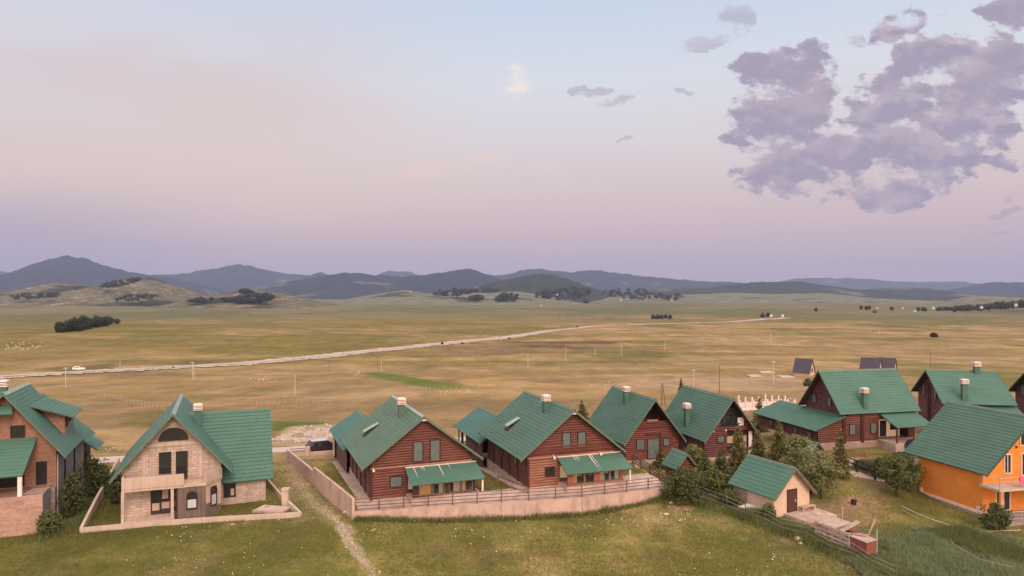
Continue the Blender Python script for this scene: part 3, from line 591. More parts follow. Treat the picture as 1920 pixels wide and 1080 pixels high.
# ================================================================ building helpers (local frame: x across the front, y back along the ridge, z up)
def FRONT(y): return (np.array([0., y, 0.]), np.array([1., 0, 0]), np.array([0., -1, 0]))
def RIGHT(x): return (np.array([x, 0., 0.]), np.array([0., 1, 0]), np.array([1., 0, 0]))
def LEFT(x): return (np.array([x, 0., 0.]), np.array([0., -1., 0]), np.array([-1., 0, 0]))     # u = -y
def BACK(y): return (np.array([0., y, 0.]), np.array([-1., 0, 0]), np.array([0., 1, 0]))
def fp(fr, u, z, d=0.): o, a, n = fr; p = o + a * u + n * d; return (p[0], p[1], z)
def fbox(mb, fr, u0, u1, z0, z1, d0, d1, mi=0):
    c = [(u0, d1), (u1, d1), (u1, d0), (u0, d0)]
    return mb.hexa([fp(fr, u, z0, d) for u, d in c] + [fp(fr, u, z1, d) for u, d in c], mi)
def fpoly(mb, fr, poly, d0, d1, mi=0):
    """extruded polygon (u,z) ccw seen from outside"""
    A = [fp(fr, u, z, d1) for u, z in poly]; B = [fp(fr, u, z, d0) for u, z in poly]
    mb.face(A, mi, [(u, z) for u, z in poly]); mb.face(B[::-1], mi)
    n = len(poly)
    for i in range(n):
        j = (i + 1) % n; pts = [A[i], B[i], B[j], A[j]]; mb.face(pts, mi, boxuv(pts))
    return mb
def log_wall(mb, fr, z0, z1, lo, hi, h=.24, r=.085, holes=(), mi=0):
    """courses of half-round logs; lo(z), hi(z) give the ends; holes are (u0,u1,z0,z1)"""
    lo = lo if callable(lo) else (lambda z, c=lo: c); hi = hi if callable(hi) else (lambda z, c=hi: c)
    k0 = int(math.floor(z0 / h)); k1 = int(math.ceil(z1 / h)); prof = [(0, 0.), (.1, .5), (.3, .92), (.6, 1.), (.85, .68), (1., 0.)]
    for k in range(k0, k1):
        spans = [None]; zc = (k + .5) * h; segs = [(-1e9, 1e9)]
        for a, b, c, d in holes:
            if c < zc < d:
                ns = []
                for p, q in segs:
                    if a > p: ns.append((p, min(q, a)))
                    if b < q: ns.append((max(p, b), q))
                segs = [s for s in ns if s[1] - s[0] > .02]
        jog = random.uniform(-.012, .012)
        for p, q in segs:
            for (t0, d0), (t1, d1) in zip(prof[:-1], prof[1:]):
                za = min(max((k + t0) * h, z0), z1); zb = min(max((k + t1) * h, z0), z1)
                if zb - za < 1e-4: continue
                a0, b0 = max(lo(za), p), min(hi(za), q); a1, b1 = max(lo(zb), p), min(hi(zb), q)
                if b0 - a0 < .01 and b1 - a1 < .01: continue
                e0, e1 = r * d0 + jog * (d0 > 0), r * d1 + jog * (d1 > 0)
                mb.face([fp(fr, a0, za, e0), fp(fr, max(b0, a0), za, e0), fp(fr, max(b1, a1), zb, e1), fp(fr, a1, zb, e1)], mi, [(a0, za), (b0, za), (b1, zb), (a1, zb)])
    return mb
def slab(mb, E0, E1, R1, R0, th=.12, step=.026, pitch=.38, u0=0., under=1):
    """one roof slope: eave E0-E1, ridge R0-R1 (E0 under R0); tiled rows on top"""
    E0, E1, R1, R0 = (np.array(p, float) for p in (E0, E1, R1, R0))
    n = np.cross(E1 - E0, R0 - E0); n /= np.linalg.norm(n)
    if n[2] < 0: n = -n
    ln = np.linalg.norm((R0 + R1 - E0 - E1) / 2); rows = max(1, int(round(ln / pitch))); w = np.linalg.norm(E1 - E0)
    flip = np.dot(np.cross(E1 - E0, R0 - E0), n) < 0
    def F(pts, mi=0, uv=None):
        if flip: pts = pts[::-1]; uv = uv[::-1] if uv else None
        mb.face(pts, mi, uv)
    for k in range(rows):
        a, b = k / rows, (k + 1) / rows; A0 = E0 + (R0 - E0) * a; A1 = E1 + (R1 - E1) * a; B0 = E0 + (R0 - E0) * b; B1 = E1 + (R1 - E1) * b
        s = n * step
        F([A0 + s, A1 + s, B1, B0], 0, [(u0, a * ln), (u0 + w, a * ln), (u0 + w, b * ln), (u0, b * ln)])
        F([A0, A1, A1 + s, A0 + s], 0, [(u0, a * ln), (u0 + w, a * ln), (u0 + w, a * ln), (u0, a * ln)])
        F([A0, A0 + s, B0], 0); F([A1 + s, A1, B1], 0)
    lo = [p - n * th for p in (E0, E1, R1, R0)]
    F(lo[::-1], under); top = [E0, E1, R1, R0]
    for i in range(4):
        j = (i + 1) % 4; F([lo[i], lo[j], top[j], top[i]], 2)
    return mb
def chimney(root, x, y, zb, zt, mat, capw=.78, w=.56):
    mb = MB().box(x - w / 2, x + w / 2, y - w / 2, y + w / 2, zb - .5, zt - .52)
    mb.box(x - w / 2 - .05, x + w / 2 + .05, y - w / 2 - .05, y + w / 2 + .05, zt - .56, zt - .5)
    c = mb.build('chimney', mat, root)
    m = MB(); h = capw / 2
    m.box(x - h * .8, x + h * .8, y - h * .8, y + h * .8, zt - .5, zt - .06, 1)
    for k in range(4): z = zt - .5 + .15 * k; m.box(x - h, x + h, y - h, y + h, z, z + (.075 if k < 3 else .10))
    m.box(x - h * .8, x + h * .8, y - h * .8, y + h * .8, zt + .05, zt + .11)
    m.build('chimney_cap', [MA['cap'], MA['slot']], c); return c
def gable_roof(root, W, L, zr, dl, mat, dr=None, y0=0., x0=0., edge='edge', WR=None, name='roof', ridge=True, th=.13, cap='edge'):
    WR = WR or W; dr = dl if dr is None else dr
    mb = MB()
    slab(mb, (x0 - W, y0, zr - dl), (x0 - W, y0 + L, zr - dl), (x0, y0 + L, zr), (x0, y0, zr), th)
    slab(mb, (x0 + WR, y0, zr - dr), (x0 + WR, y0 + L, zr - dr), (x0, y0 + L, zr), (x0, y0, zr), th)
    rf = mb.build(name, [mat, MA['soffit'], MA[edge]], root)
    for yy in (y0 - .035, y0 + L):
        tr = MB()
        for sx, ww, dd in ((-1, W, dl), (1, WR, dr)):
            a, b = (x0, zr + .03), (x0 + sx * (ww + .02), zr - dd + .02); h = .25
            q = [(a[0], yy, a[1] - h), (b[0], yy, b[1] - h), (b[0], yy + .035, b[1] - h), (a[0], yy + .035, a[1] - h), (a[0], yy, a[1]), (b[0], yy, b[1]), (b[0], yy + .035, b[1]), (a[0], yy + .035, a[1])]
            if sx < 0: q = [q[1], q[0], q[3], q[2], q[5], q[4], q[7], q[6]]
            tr.hexa(q)
        tr.build('bargeboard', MA[edge], rf)
    if ridge:
        m = MB(); k = .2
        sl, sr = dl / W, dr / WR
        m.face([(x0 - k, y0 - .05, zr - k * sl + .06), (x0, y0 - .05, zr + .075), (x0, y0 + L + .05, zr + .075), (x0 - k, y0 + L + .05, zr - k * sl + .06)][::-1])
        m.face([(x0 + k, y0 - .05, zr - k * sr + .06), (x0, y0 - .05, zr + .075), (x0, y0 + L + .05, zr + .075), (x0 + k, y0 + L + .05, zr - k * sr + .06)])
        m.build('ridge_cap', MA[cap], rf)
    return rf
def window(root, fr, u0, u1, z0, z1, kind='glass', mull=1, frame='frame', glass='glass', name='window', d=.0, fw=.07, trans=0, out=.10, sill=False, back=None):
    mb = MB(); fbox(mb, fr, u0, u0 + fw, z0, z1, d, d + out); fbox(mb, fr, u1 - fw, u1, z0, z1, d, d + out)
    fbox(mb, fr, u0 + fw, u1 - fw, z1 - fw, z1, d, d + out); fbox(mb, fr, u0 + fw, u1 - fw, z0, z0 + fw, d, d + out)
    for k in range(1, mull + 1):
        if kind == 'glass': c = u0 + (u1 - u0) * k / (mull + 1); fbox(mb, fr, c - .03, c + .03, z0 + fw, z1 - fw, d, d + out - .02)
    for k in range(1, trans + 1): c = z0 + (z1 - z0) * k / (trans + 1); fbox(mb, fr, u0 + fw, u1 - fw, c - .025, c + .025, d, d + out - .025)
    w = mb.build(name, MA[frame], root)
    if kind == 'glass':
        p = MB(); fbox(p, fr, u0 + fw, u1 - fw, z0 + fw, z1 - fw, d + .03, d + .045); p.build('pane', MA[glass], w)
    else:
        p = MB(); m = max(1, mull)
        for k in range(m):
            a = u0 + fw + (u1 - u0 - 2 * fw) * k / m; b = u0 + fw + (u1 - u0 - 2 * fw) * (k + 1) / m - .012
            fbox(p, fr, a, b, z0 + fw, z1 - fw, d + .02, d + out - .035)
            n = max(2, int((z1 - z0) / .14))
            for q in range(n): zz = z0 + fw + .05 + (z1 - z0 - 2 * fw - .1) * q / n; fbox(p, fr, a + .05, b - .05, zz, zz + .06, d + out - .035, d + out - .02)
        p.build('shutter', MA['shutter' if kind == 'shutter' else kind], w)
    if sill: s = MB(); fbox(s, fr, u0 - .06, u1 + .06, z0 - .06, z0, d, d + out + .06); s.build('sill', MA[frame], w)
    return w

# ================================================================ the two log chalets with porches on the terrace
def chalet(loc, yaw, W, L, zr, dl, zf, zg, roofmat, label, P):
    """zf floor/porch level, zg ground; P: measured details"""
    root = empty('log_house', loc, yaw, label, 'house', 'red log chalets on the walled terrace')
    fw = P['fw']; yb = L - .6; ze = zr - dl; sl = dl / W; roofz = lambda x: zr - .16 - sl * abs(x)
    holes = [(P['px0'] + .25, P['px1'] - .35, zf + .0, P['pz'])]
    m = MB(); F = FRONT(.7)
    zs = roofz(fw)
    top = roofz(0)
    half = lambda z: fw if z < zs else max(0., (top - z) / sl)
    band = P['band']
    g0 = MB(); log_wall(g0, F, zg, band - .06, lambda z: -half(z), half, holes=holes); g0.build('ground_floor_wall', MA['log_worn' if P['rust'] else 'log'], root)
    # the gable storey projects a little
    F2 = FRONT(.62); log_wall(m, F2, band + .06, top, lambda z: -half(z) + .06, lambda z: half(z) - .06)
    log_wall(m, RIGHT(fw), zg, roofz(fw) + .05, .7, yb); log_wall(m, LEFT(-fw), zg, roofz(fw) + .05, -yb, -.7)
    log_wall(m, BACK(yb), zg, top, lambda z: -half(z), half)
    m.build('wall', MA['log'], root)
    b = MB(); fbox(b, FRONT(.7), -fw - .08, fw + .08, band - .07, band + .07, .0, .19); b.build('beam', MA['band'], root)
    pl = MB(); pl.box(-fw - .12, fw + .12, .62, yb + .1, zg - 1.2, zg + .02); pl.build('foundation', MA['conc2'], root)
    for x in (-fw, fw):
        c = MB(); c.box(x - .11, x + .11, .56, .80, zg, roofz(fw)); c.build('corner_post', MA['post'], root)
    for k in range(1, 5):
        for sx in (-1, 1):
            c = MB(); y = .7 + (yb - .7) * k / 5 * 1.02; c.box(sx * (fw + .05) - .10, sx * (fw + .05) + .10, y - .10, y + .10, zg, roofz(fw) - .05); c.build('wall_post', MA['post'], root)
    rf = gable_roof(root, W, L, zr, dl, roofmat, cap=P['cap'])
    # lamp under the front ridge, camera boxes
    q = MB(); q.box(-.28, .28, -.02, .22, zr - .42, zr - .30); q.build('ridge_bracket', MA['cap'], rf)
    chimney(root, *P['chim'], roofmat)
    # half-open roof window
    x0, y0, x1, y1 = P['sky']; rz = lambda x, y: zr - sl * abs(x)
    s = MB(); w = .42
    s.hexa([(x0, y0 - w, rz(x0, 0) + .0), (x1, y0 - w, rz(x1, 0) + .0), (x1, y0 + w, rz(x1, 0)), (x0, y0 + w, rz(x0, 0)),
            (x0, y0 - w, rz(x0, 0) + .16), (x1, y0 - w, rz(x1, 0) + .14), (x1, y0 + w, rz(x1, 0) + .14), (x0, y0 + w, rz(x0, 0) + .16)])
    sk = s.build('roof_window', MA['frame'], rf)
    s = MB(); s.hexa([(x0, y0 - w, rz(x0, 0) + .50), (x1 + .1, y0 - w, rz(x1, 0) + .20), (x1 + .1, y0 + w, rz(x1, 0) + .20), (x0, y0 + w, rz(x0, 0) + .50),
                      (x0, y0 - w, rz(x0, 0) + .56), (x1 + .1, y0 - w, rz(x1, 0) + .26), (x1 + .1, y0 + w, rz(x1, 0) + .26), (x0, y0 + w, rz(x0, 0) + .56)])
    s.build('flap', MA['ridge'], sk)
    # windows
    for u0, u1, z0, z1 in P['win']: window(root, F2, u0, u1, z0, z1, 'shutter', 1, d=.06)
    for u0, u1, z0, z1, kd in P['small']: window(root, F, u0, u1, z0, z1, kd, 2 if kd == 'shutter' else 1, d=.06)
    for y in P['side']: window(root, LEFT(-fw), -y - .9, -y, zf + 1.1, zf + 2.2, 'shutter', 1, d=.06)
    # glazed porch
    x0, x1, yp = P['px0'], P['px1'], -1.35
    m = MB(); z1 = P['pe'] - .08
    m.box(x0 + .05, x1 - .2, yp, .64, zg - .9, zf + .02); m.build('porch_floor', MA['pave'], root)
    pw = empty('sunroom', (0, 0, 0)); pw.parent = root
    xs = P['pw']
    fm = MB(); FY = FRONT(-1.0); zb = zf + .12
    fbox(fm, FY, x0 + .3, x1 - .45, zf + .02, zb, -.1, .04); fbox(fm, FY, x0 + .3, x1 - .45, z1 - .12, z1 + .05, -.1, .04)
    fbox(fm, FY, x0 + .3, xs[0] - .01, zb, z1 - .12, -.1, .06)
    for a in xs[1:-1]: fbox(fm, FY, a - .045, a + .045, zb, z1 - .12, -.08, .05)
    fbox(fm, FY, xs[-1], xs[-1] + .22, zb, z1 - .12, -.1, .05); mid = P['mid']; fbox(fm, FY, mid - .16, mid + .16, zb, z1 - .12, -.1, .07)
    fm.build('frame', MA['rustwood'] if P['rust'] else MA['post'], pw)
    for a, b2 in zip(xs[:-1], xs[1:]):
        g = MB(); fbox(g, FY, a + .05, b2 - .05, zb + .01, z1 - .13, -.02, -.005); g.build('pane', MA['glass_clear'], pw)
        d = MB(); fbox(d, FY, a + .04, b2 - .04, zb, zb + .07, -.01, .05); fbox(d, FY, a + .04, b2 - .04, z1 - .19, z1 - .12, -.01, .05)
        fbox(d, FY, a + .045, a + .10, zb + .07, z1 - .19, -.01, .05); fbox(d, FY, b2 - .10, b2 - .045, zb + .07, z1 - .19, -.01, .05); d.build('sash', MA['shutter'], pw)
    # inside the sunroom: back wall and blinds with added glow, table and chairs
    i = MB(); i.box(x0 + .3, x1 - .3, 1.9, 2.0, zf, z1 + .4); i.build('glow_back_wall', MA['glow_cream'], pw)
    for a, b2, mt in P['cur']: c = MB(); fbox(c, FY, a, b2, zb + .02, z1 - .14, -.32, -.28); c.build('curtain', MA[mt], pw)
    tb = MB(); mx = (xs[1] + xs[2]) / 2 + .3
    tb.box(mx - .8, mx + .8, -.3, .5, zf + .72, zf + .77)
    for q in (-.7, .7):
        for r in (-.25, .4): tb.box(mx + q - .04, mx + q + .04, r - .04, r + .04, zf + .02, zf + .72)
    tb.build('table', MA['log'], pw)
    for cx in P['chairs']:
        c = MB(); c.box(cx - .25, cx + .25, -.55, -.1, zf + .42, zf + .48); c.box(cx - .25, cx + .25, -.6, -.54, zf + .48, zf + 1.0)
        for q in (-.2, .2):
            for r in (-.5, -.15): c.box(cx + q - .03, cx + q + .03, r - .03, r + .03, zf + .02, zf + .42)
        c.build('chair', MA['post'], pw)
    # porch roof
    m = MB(); slab(m, (x0 - .02, -1.6, P['pe'] - .12), (x1 + .2, -1.6, P['pe'] - .12), (x1 - .02, .52, P['pt']), (x0 - .05, .52, P['pt']), .1, .02, .35)
    pr = m.build('porch_roof', [MA['roof'], MA['soffit'], MA['edge']], root)
    # pale drips of lime run down the sheet
    for (u, ln, wd) in P['drip']:
        d = MB(); t0 = .02; n = np.array([0, -(P['pt'] - P['pe'] + .12), 2.12]); n = np.array([0, -.33, .94])
        A = np.array([u, .52 - .01, P['pt'] + .035]); dv = np.array([.22, -2.12, -(P['pt'] - P['pe'] + .12)])
        for kk in range(6):
            a, b2 = kk / 6 * ln, (kk + 1) / 6 * ln; w0 = wd * .6 * (1 - .85 * kk / 6); w1 = wd * .6 * (1 - .85 * (kk + 1) / 6)
            p0 = A + dv * a; p1 = A + dv * b2; d.face([p1 - [w1, 0, 0], p1 + [w1, 0, 0], p0 + [w0, 0, 0], p0 - [w0, 0, 0]])
        d.build('lime_drip', MA['cap'], pr)
    e = MB(); e.box(x0 - .05, x1, .5, .60, P['pt'] - .03, P['pt'] + .06); e.build('flashing', MA['cap'], pr)
    p = MB(); p.box(x1 - .02, x1 + .13, -1.32, -1.17, zf - .3, P['pe'] - .25); p.build('porch_post', MA['cap'], root)
    # low annex at the back
    ay0, ay1, ax, aw, az, ad = P['annex']
    m = MB(); ahf = aw - .5; atop = az - .15; asl = ad / aw; azs = atop - asl * ahf; gz = zg - (ay0 - .7) * .052 - .1
    log_wall(m, LEFT(ax - ahf), gz, azs, -ay1 + 4, -ay0); log_wall(m, RIGHT(ax + ahf), gz, azs, ay0, ay1 - 4)
    ah = lambda z: ahf if z < azs else max(0., (atop - z) / asl)
    log_wall(m, BACK(ay1 - 4), gz - .3, atop, lambda z: -ah(z) - ax, lambda z: ah(z) - ax)
    an = m.build('annex_wall', MA['log_dark'], root)
    gable_roof(root, aw, ay1 - ay0, az, ad, MA['roof_blue'], y0=ay0, x0=ax, name='annex_roof')
    for y in (ay1 - .6, ay1 - 2.3):
        for sx in (-1, 1): c = MB(); c.box(ax + sx * ahf - .12, ax + sx * ahf + .12, y - .12, y + .12, gz - 1.6, azs + .1); c.build('annex_post', MA['cap'] if y > ay1 - 1 else MA['post'], root)
    # two small floodlights on the corners
    for sx, zz in P['lamp']:
        c = MB(); c.bar((sx, .5, zz), (sx, .2, zz - .12), .05); c.bar((sx, .22, zz - .1), (sx, .12, zz - .28), .1, r2=.13); c.build('floodlight', MA['cap'], root)
    return root
H3 = chalet((-8.1, 63, 0), R(-21.5), 5.75, 14, 8.75, 4.35, 1.62, 1.35, MA['roof_grey'], 'red log chalet with the most faded grey green roof, its porch windows curtained amber', dict(
    cap='ridge', fw=4.75, band=4.2, px0=-1.6, px1=5.2, pz=3.1, pe=3.05, pt=4.02, pw=[-.72, .55, 1.70, 2.05, 3.25, 4.4], mid=1.87, rust=False, cur=[(-.62, .45, 'curtain'), (1.2, 1.6, 'glow_cream'), (2.6, 3.2, 'glow_cream'), (3.35, 3.75, 'curtain')],
    chairs=[1.1, 2.4, 3.9], chim=(-.96, 5.35, 8.03, 9.65), sky=(-4.2, 8.4, -2.8, 7.6), win=[(-.92, .04, 4.5, 6.4), (.67, 1.68, 4.36, 6.42)], small=[(-3.05, -1.9, 2.33, 3.35, 'shutter')], side=[3.6, 8.4],
    drip=[(-.9, .62, .06), (-.2, .25, .05), (.0, .3, .05), (1.5, .7, .07), (2.4, .35, .04)], annex=(13.3, 25.5, -2.2, 3.4, 5.4, 2.2), lamp=[(-4.6, 4.3)]))
H4 = chalet((5.96, 65, 0), R(-19.8), 5.5, 13.4, 9.01, 4.33, 2.12, 1.85, MA['roof_mid'], 'red log chalet with a deep green tiled roof and an orange brown ground floor wall', dict(
    cap='edge', fw=4.5, band=4.6, px0=-1.5, px1=5.2, pz=3.6, pe=3.5, pt=4.5, pw=[-.7, .55, 1.62, 2.05, 3.2, 4.42], mid=1.84, rust=True, cur=[(-.62, -.1, 'curtain'), (2.15, 2.8, 'glow_cream'), (3.9, 4.3, 'glow_cream')],
    chairs=[2.7, .9], chim=(-.98, 4.72, 8.24, 9.75), sky=(-4.1, 8.1, -2.75, 7.2), win=[(-1.08, -.15, 5.3, 6.82), (.54, 1.43, 5.3, 6.78)], small=[(-2.8, -1.8, 2.75, 3.65, 'glass')], side=[3.4, 7.6],
    drip=[(.05, .3, .06), (.3, .4, .05), (.5, .25, .05), (1.7, .9, .09), (1.95, .95, .05)], annex=(12.8, 23.6, -2.2, 3.4, 5.8, 2.2), lamp=[(-2.0, 4.75), (2.9, 4.7)]))
# planked balcony strip of the second chalet
for z in (5.0, 5.25, 5.5):
    m = MB(); m.box(-4.0, 4.25, .44, .50, z, z + .13); m.build('balcony_board', MA['log_mid'], H4)

# ================================================================ two steep A-frame houses
def a_frame(loc, yaw, W, L, zr, dl, zg, roofmat, wallmat, chim, label):
    root = empty('a_frame_house', loc, yaw, label, 'house', 'steep roofed log houses'); sl = dl / W
    gable_roof(root, W, L, zr, dl, roofmat, edge='edge')
    chimney(root, *chim, roofmat, .8, .6)
    return root
H5 = a_frame((16.82, 80, 0), R(-16.3), 4.05, 12, 7.72, 5.14, .4, MA['roof_mid'], None, (-.94, 5.9, 6.52, 8.4), 'steep roofed bright red log house with a boarded balcony and grey double door')
def a_frame_walls(root, fw, bend, zs, zr, sl, zg, y, yb, holes, mat, topz):
    m = MB(); top = zr - .17; half = lambda z: (fw - (zs - z) * bend) if z < zs else max(0., min(fw, (top - z) / sl))
    log_wall(m, FRONT(y), zg, topz, lambda z: -half(z), half, holes=holes)
    log_wall(m, BACK(yb), zg, top, lambda z: -half(z), half)
    for sgn in (-1, 1):
        fr = RIGHT(fw - .1) if sgn > 0 else LEFT(-fw + .1)
        log_wall(m, fr, zg, top - sl * (fw - .1), (y if sgn > 0 else -yb), (yb if sgn > 0 else -y))
    m.build('wall', MA[mat], root); f = MB(); f.box(-fw + .2, fw - .2, y - .05, yb + .05, zg - 1.2, zg + .02); f.build('foundation', MA['conc2'], root)
    return half
sl5 = 5.14 / 4.05; a_frame_walls(H5, 3.55, .05, 2.95, 7.72, sl5, .5, .9, 11.4, [(-1.55, 2.45, 4.5, 7.0)], 'log_mid', 7.5)
m = MB(); log_wall(m, FRONT(2.5), 4.3, 7.4, lambda z: -(7.5 - z) / sl5 * .98, lambda z: (7.5 - z) / sl5 * .98); m.build('balcony_wall', MA['log_mid'], H5)
m = MB(); fbox(m, FRONT(2.5), .05, 1.5, 4.35, 6.0, .08, .1); m.build('balcony_door', MA['dark'], H5)
m = MB(); m.box(-1.9, 2.3, .9, 2.5, 4.25, 4.38); m.build('balcony_floor', MA['band'], H5)
for k, z in enumerate((4.32, 4.58, 4.84)):
    m = MB(); hw = (7.5 - z) / sl5 - .12; m.box(-hw, hw, .66, .72, z, z + .17); m.build('balcony_board', MA['log'], H5)
for u in (-.35, .35):
    m = MB(); m.box(u - .33, u + .33, .74, .9, 5.02, 5.2); m.build('flower_box', MA['band'], H5)
window(H5, FRONT(.9), -2.1, -1.02, 1.68, 3.0, 'shutter', 2, d=.06); window(H5, FRONT(.9), 1.4, 2.33, 1.98, 2.92, 'shutter', 1, d=.06)
window(H5, FRONT(.9), -.66, .98, .55, 2.98, 'shutter', 2, d=.06, name='door')
m = MB(); fbox(m, FRONT(.9), .85, 1.15, .55, 3.5, .05, .17); fbox(m, FRONT(.9), -.9, 1.15, 3.38, 3.55, .06, .16); m.build('door_surround', MA['post'], H5)
m = MB(); m.box(-2.9, 3.4, -.6, .86, -.9, .48); m.build('step', MA['pave'], H5)
H6 = a_frame((25.98, 80, 0), R(-15), 3.82, 11.9, 7.83, 4.93, 1.0, MA['roof_mid'], None, (-3.0, 5.54, 3.95, 6.45), 'steep roofed plum log house with big gable glazing and open white shutters')
sl6 = 4.93 / 3.82; a_frame_walls(H6, 3.5, .12, 3.1, 7.83, sl6, .9, .9, 11.3, [(-.38, 2.5, 1.1, 3.72), (-1.25, 1.95, 4.35, 7.6)], 'log_dark', 7.6)
m = MB(); FG = FRONT(1.0); tri = [(-1.25, 4.35), (1.95, 4.35), (1.95, 4.35 + .9), (.75, 6.62), (-.1, 6.62), (-1.25, 5.65)]
fpoly(m, FG, tri, -.02, .0); gz = MB()
for a, b, c, d in ((-1.25, 1.95, 4.32, 4.42), (-1.2, 1.75, 5.36, 5.46), (-.35, .9, 6.45, 6.55)): fbox(gz, FG, a, b, c, d, 0, .1)
for u, z1 in ((-1.2, 5.5), (-.25, 6.5), (.45, 6.6), (1.05, 6.4)): fbox(gz, FG, u - .04, u + .04, 4.42, z1, 0, .09)
gw = gz.build('gable_window', MA['frame'], H6); m.build('pane', MA['glass'], gw)
m = MB(); fbox(m, FG, 1.1, 1.92, 4.42, 5.36, .05, .12); m.build('white_shutter', MA['white'], gw)
dd = MB(); FD = FRONT(1.15); fbox(dd, FD, -.36, -.26, 1.0, 3.72, 0, .16); fbox(dd, FD, 2.42, 2.5, 1.0, 3.72, 0, .16); fbox(dd, FD, -.26, 2.42, 3.62, 3.72, 0, .16); fbox(dd, FD, -.26, 2.42, 3.22, 3.32, 0, .14); fbox(dd, FD, .62, .74, 1.0, 3.22, 0, .15)
dr = dd.build('door', MA['frame'], H6)
m = MB(); fbox(m, FD, -.26, .62, 2.35, 3.22, .02, .06); fbox(m, FD, .74, 2.42, 1.0, 3.22, .02, .06); m.build('panel', MA['beige'], dr)
m = MB(); fbox(m, FD, -.26, .62, 1.0, 2.35, .0, .03); fbox(m, FD, -.26, 2.42, 3.32, 3.62, .0, .03); m.build('pane', MA['glass'], dr)
m = MB(); fbox(m, FRONT(.9), 2.5, 2.98, 1.05, 3.66, .08, .14); m.build('white_shutter', MA['white'], H6)
window(H6, FRONT(.9), -1.74, -.72, 2.5, 3.42, 'shutter', 1, d=.06)
for u, z in ((-.62, 4.05), (-2.2, 4.0)): m = MB(); m.bar((u, .78, z), (u, .62, z - .14), .06, r2=.1); m.build('lamp', MA['cap'], H6)
m = MB(); m.box(-1.8, 3.2, -1.6, .86, -.2, .92); m.build('terrace', MA['pave'], H6)

# ================================================================ large log house with lean-to and porch (its gable faces left; local +x is towards the viewer)
H8 = empty('log_house', (38.12, 85, 0), R(76.6), 'largest red log house, with a wide lean-to roof under its gable and an open porch', 'house', 'red log houses on the upper right')
sl8 = 4.79 / 3.93; zr8 = 10.49; t8 = zr8 - .17
gable_roof(H8, 3.93, 11.5, zr8, 4.79, MA['roof'], edge='edge_dark')
h8 = lambda z: 3.5 if z < t8 - sl8 * 3.5 else max(0, (t8 - z) / sl8)
m = MB(); log_wall(m, FRONT(.9), 5.3, t8, lambda z: -h8(z), h8); m.build('gable_wall', MA['log_dark'], H8); m = MB(); log_wall(m, BACK(10.9), 2.3, t8, lambda z: -h8(z), h8); m.build('gable_wall', MA['log_dark'], H8)
m = MB(); lt = lambda y: 5.45 + (y - .9) * (5.45 - 3.95) / 4.3
log_wall(m, RIGHT(3.5), 2.35, 5.72, lambda z: -2.8 if z < 4.0 else -2.8 + (z - 4.0) / .349, 10.9, holes=[(5.7, 9.9, 2.3, 4.9)]); log_wall(m, LEFT(-3.5), 2.3, 5.7, -10.9, -.9); m.build('wall', MA['log'], H8)
m = MB(); log_wall(m, FRONT(-2.8), 2.3, 4.0, -8.4, 3.45); log_wall(m, LEFT(-8.4), 2.3, 4.2, -.9, 2.8); m.build('lean_to_wall', MA['log_dark'], H8)
m = MB(); slab(m, (-8.9, -3.45, 3.92), (3.95, -3.45, 3.92), (3.95, .82, 5.50), (-8.9, .82, 5.50), .13); m.build('lean_to_roof', [MA['roof'], MA['soffit'], MA['edge_dark']], H8)
m = MB(); slab(m, (6.35, 5.75, 4.35), (6.35, 11.0, 4.35), (3.6, 11.0, 5.55), (3.6, 5.75, 5.55), .12); m.build('porch_roof', [MA['roof'], MA['soffit'], MA['edge_dark']], H8)
for y in (6.0, 8.4, 10.8): m = MB(); m.box(6.0, 6.18, y - .09, y + .09, 2.2, 4.4); m.build('porch_post', MA['log'], H8)
m = MB(); m.box(3.5, 6.4, 5.5, 11.1, 1.4, 2.45); m.build('porch_floor', MA['pave'], H8)
m = MB()
for z in (2.75, 3.05): m.box(6.06, 6.12, 6.1, 8.3, z, z + .1)
m.build('porch_rail', MA['log_dark'], H8)
m = MB(); fbox(m, RIGHT(2.2), 5.7, 9.9, 2.4, 4.9, 0, .05); m.build('glow_porch_back_wall', MA['glow_cream'], H8)  # wall glows by the shared cream colour, no lamp in the porch
m = MB(); fbox(m, RIGHT(2.25), 7.0, 7.9, 2.45, 4.4, .0, .06); fbox(m, RIGHT(2.25), 8.5, 9.7, 3.2, 4.4, .0, .06); m.build('porch_door', MA['frame'], H8)
for a, b in ((1.5, 2.42), (4.45, 5.36)): window(H8, RIGHT(3.5), a, b, 3.17, 4.47, 'shutter', 1, d=.06)
for a, b in ((-2.3, -1.42), (.56, 1.38)): window(H8, FRONT(.9), a, b, 6.18, 7.3, 'shutter', 1, d=.06)
for a in (-6.0, -3.6, -.9, 1.7): window(H8, FRONT(-2.8), a, a + .85, 2.75, 3.55, 'shutter', 1, d=.06)
for y in (.75, 3.3): m = MB(); m.box(3.48, 3.72, y - .2, y + .2, 2.2, 5.6); m.build('wall_post', MA['post'], H8)
m = MB(); m.box(-3.6, 3.64, -2.9, 10.95, 1.0, 2.38); m.build('foundation', MA['stone'], H8)
chimney(H8, 3.35, 3.83, 6.3, 8.6, MA['roof'], .74, .56)
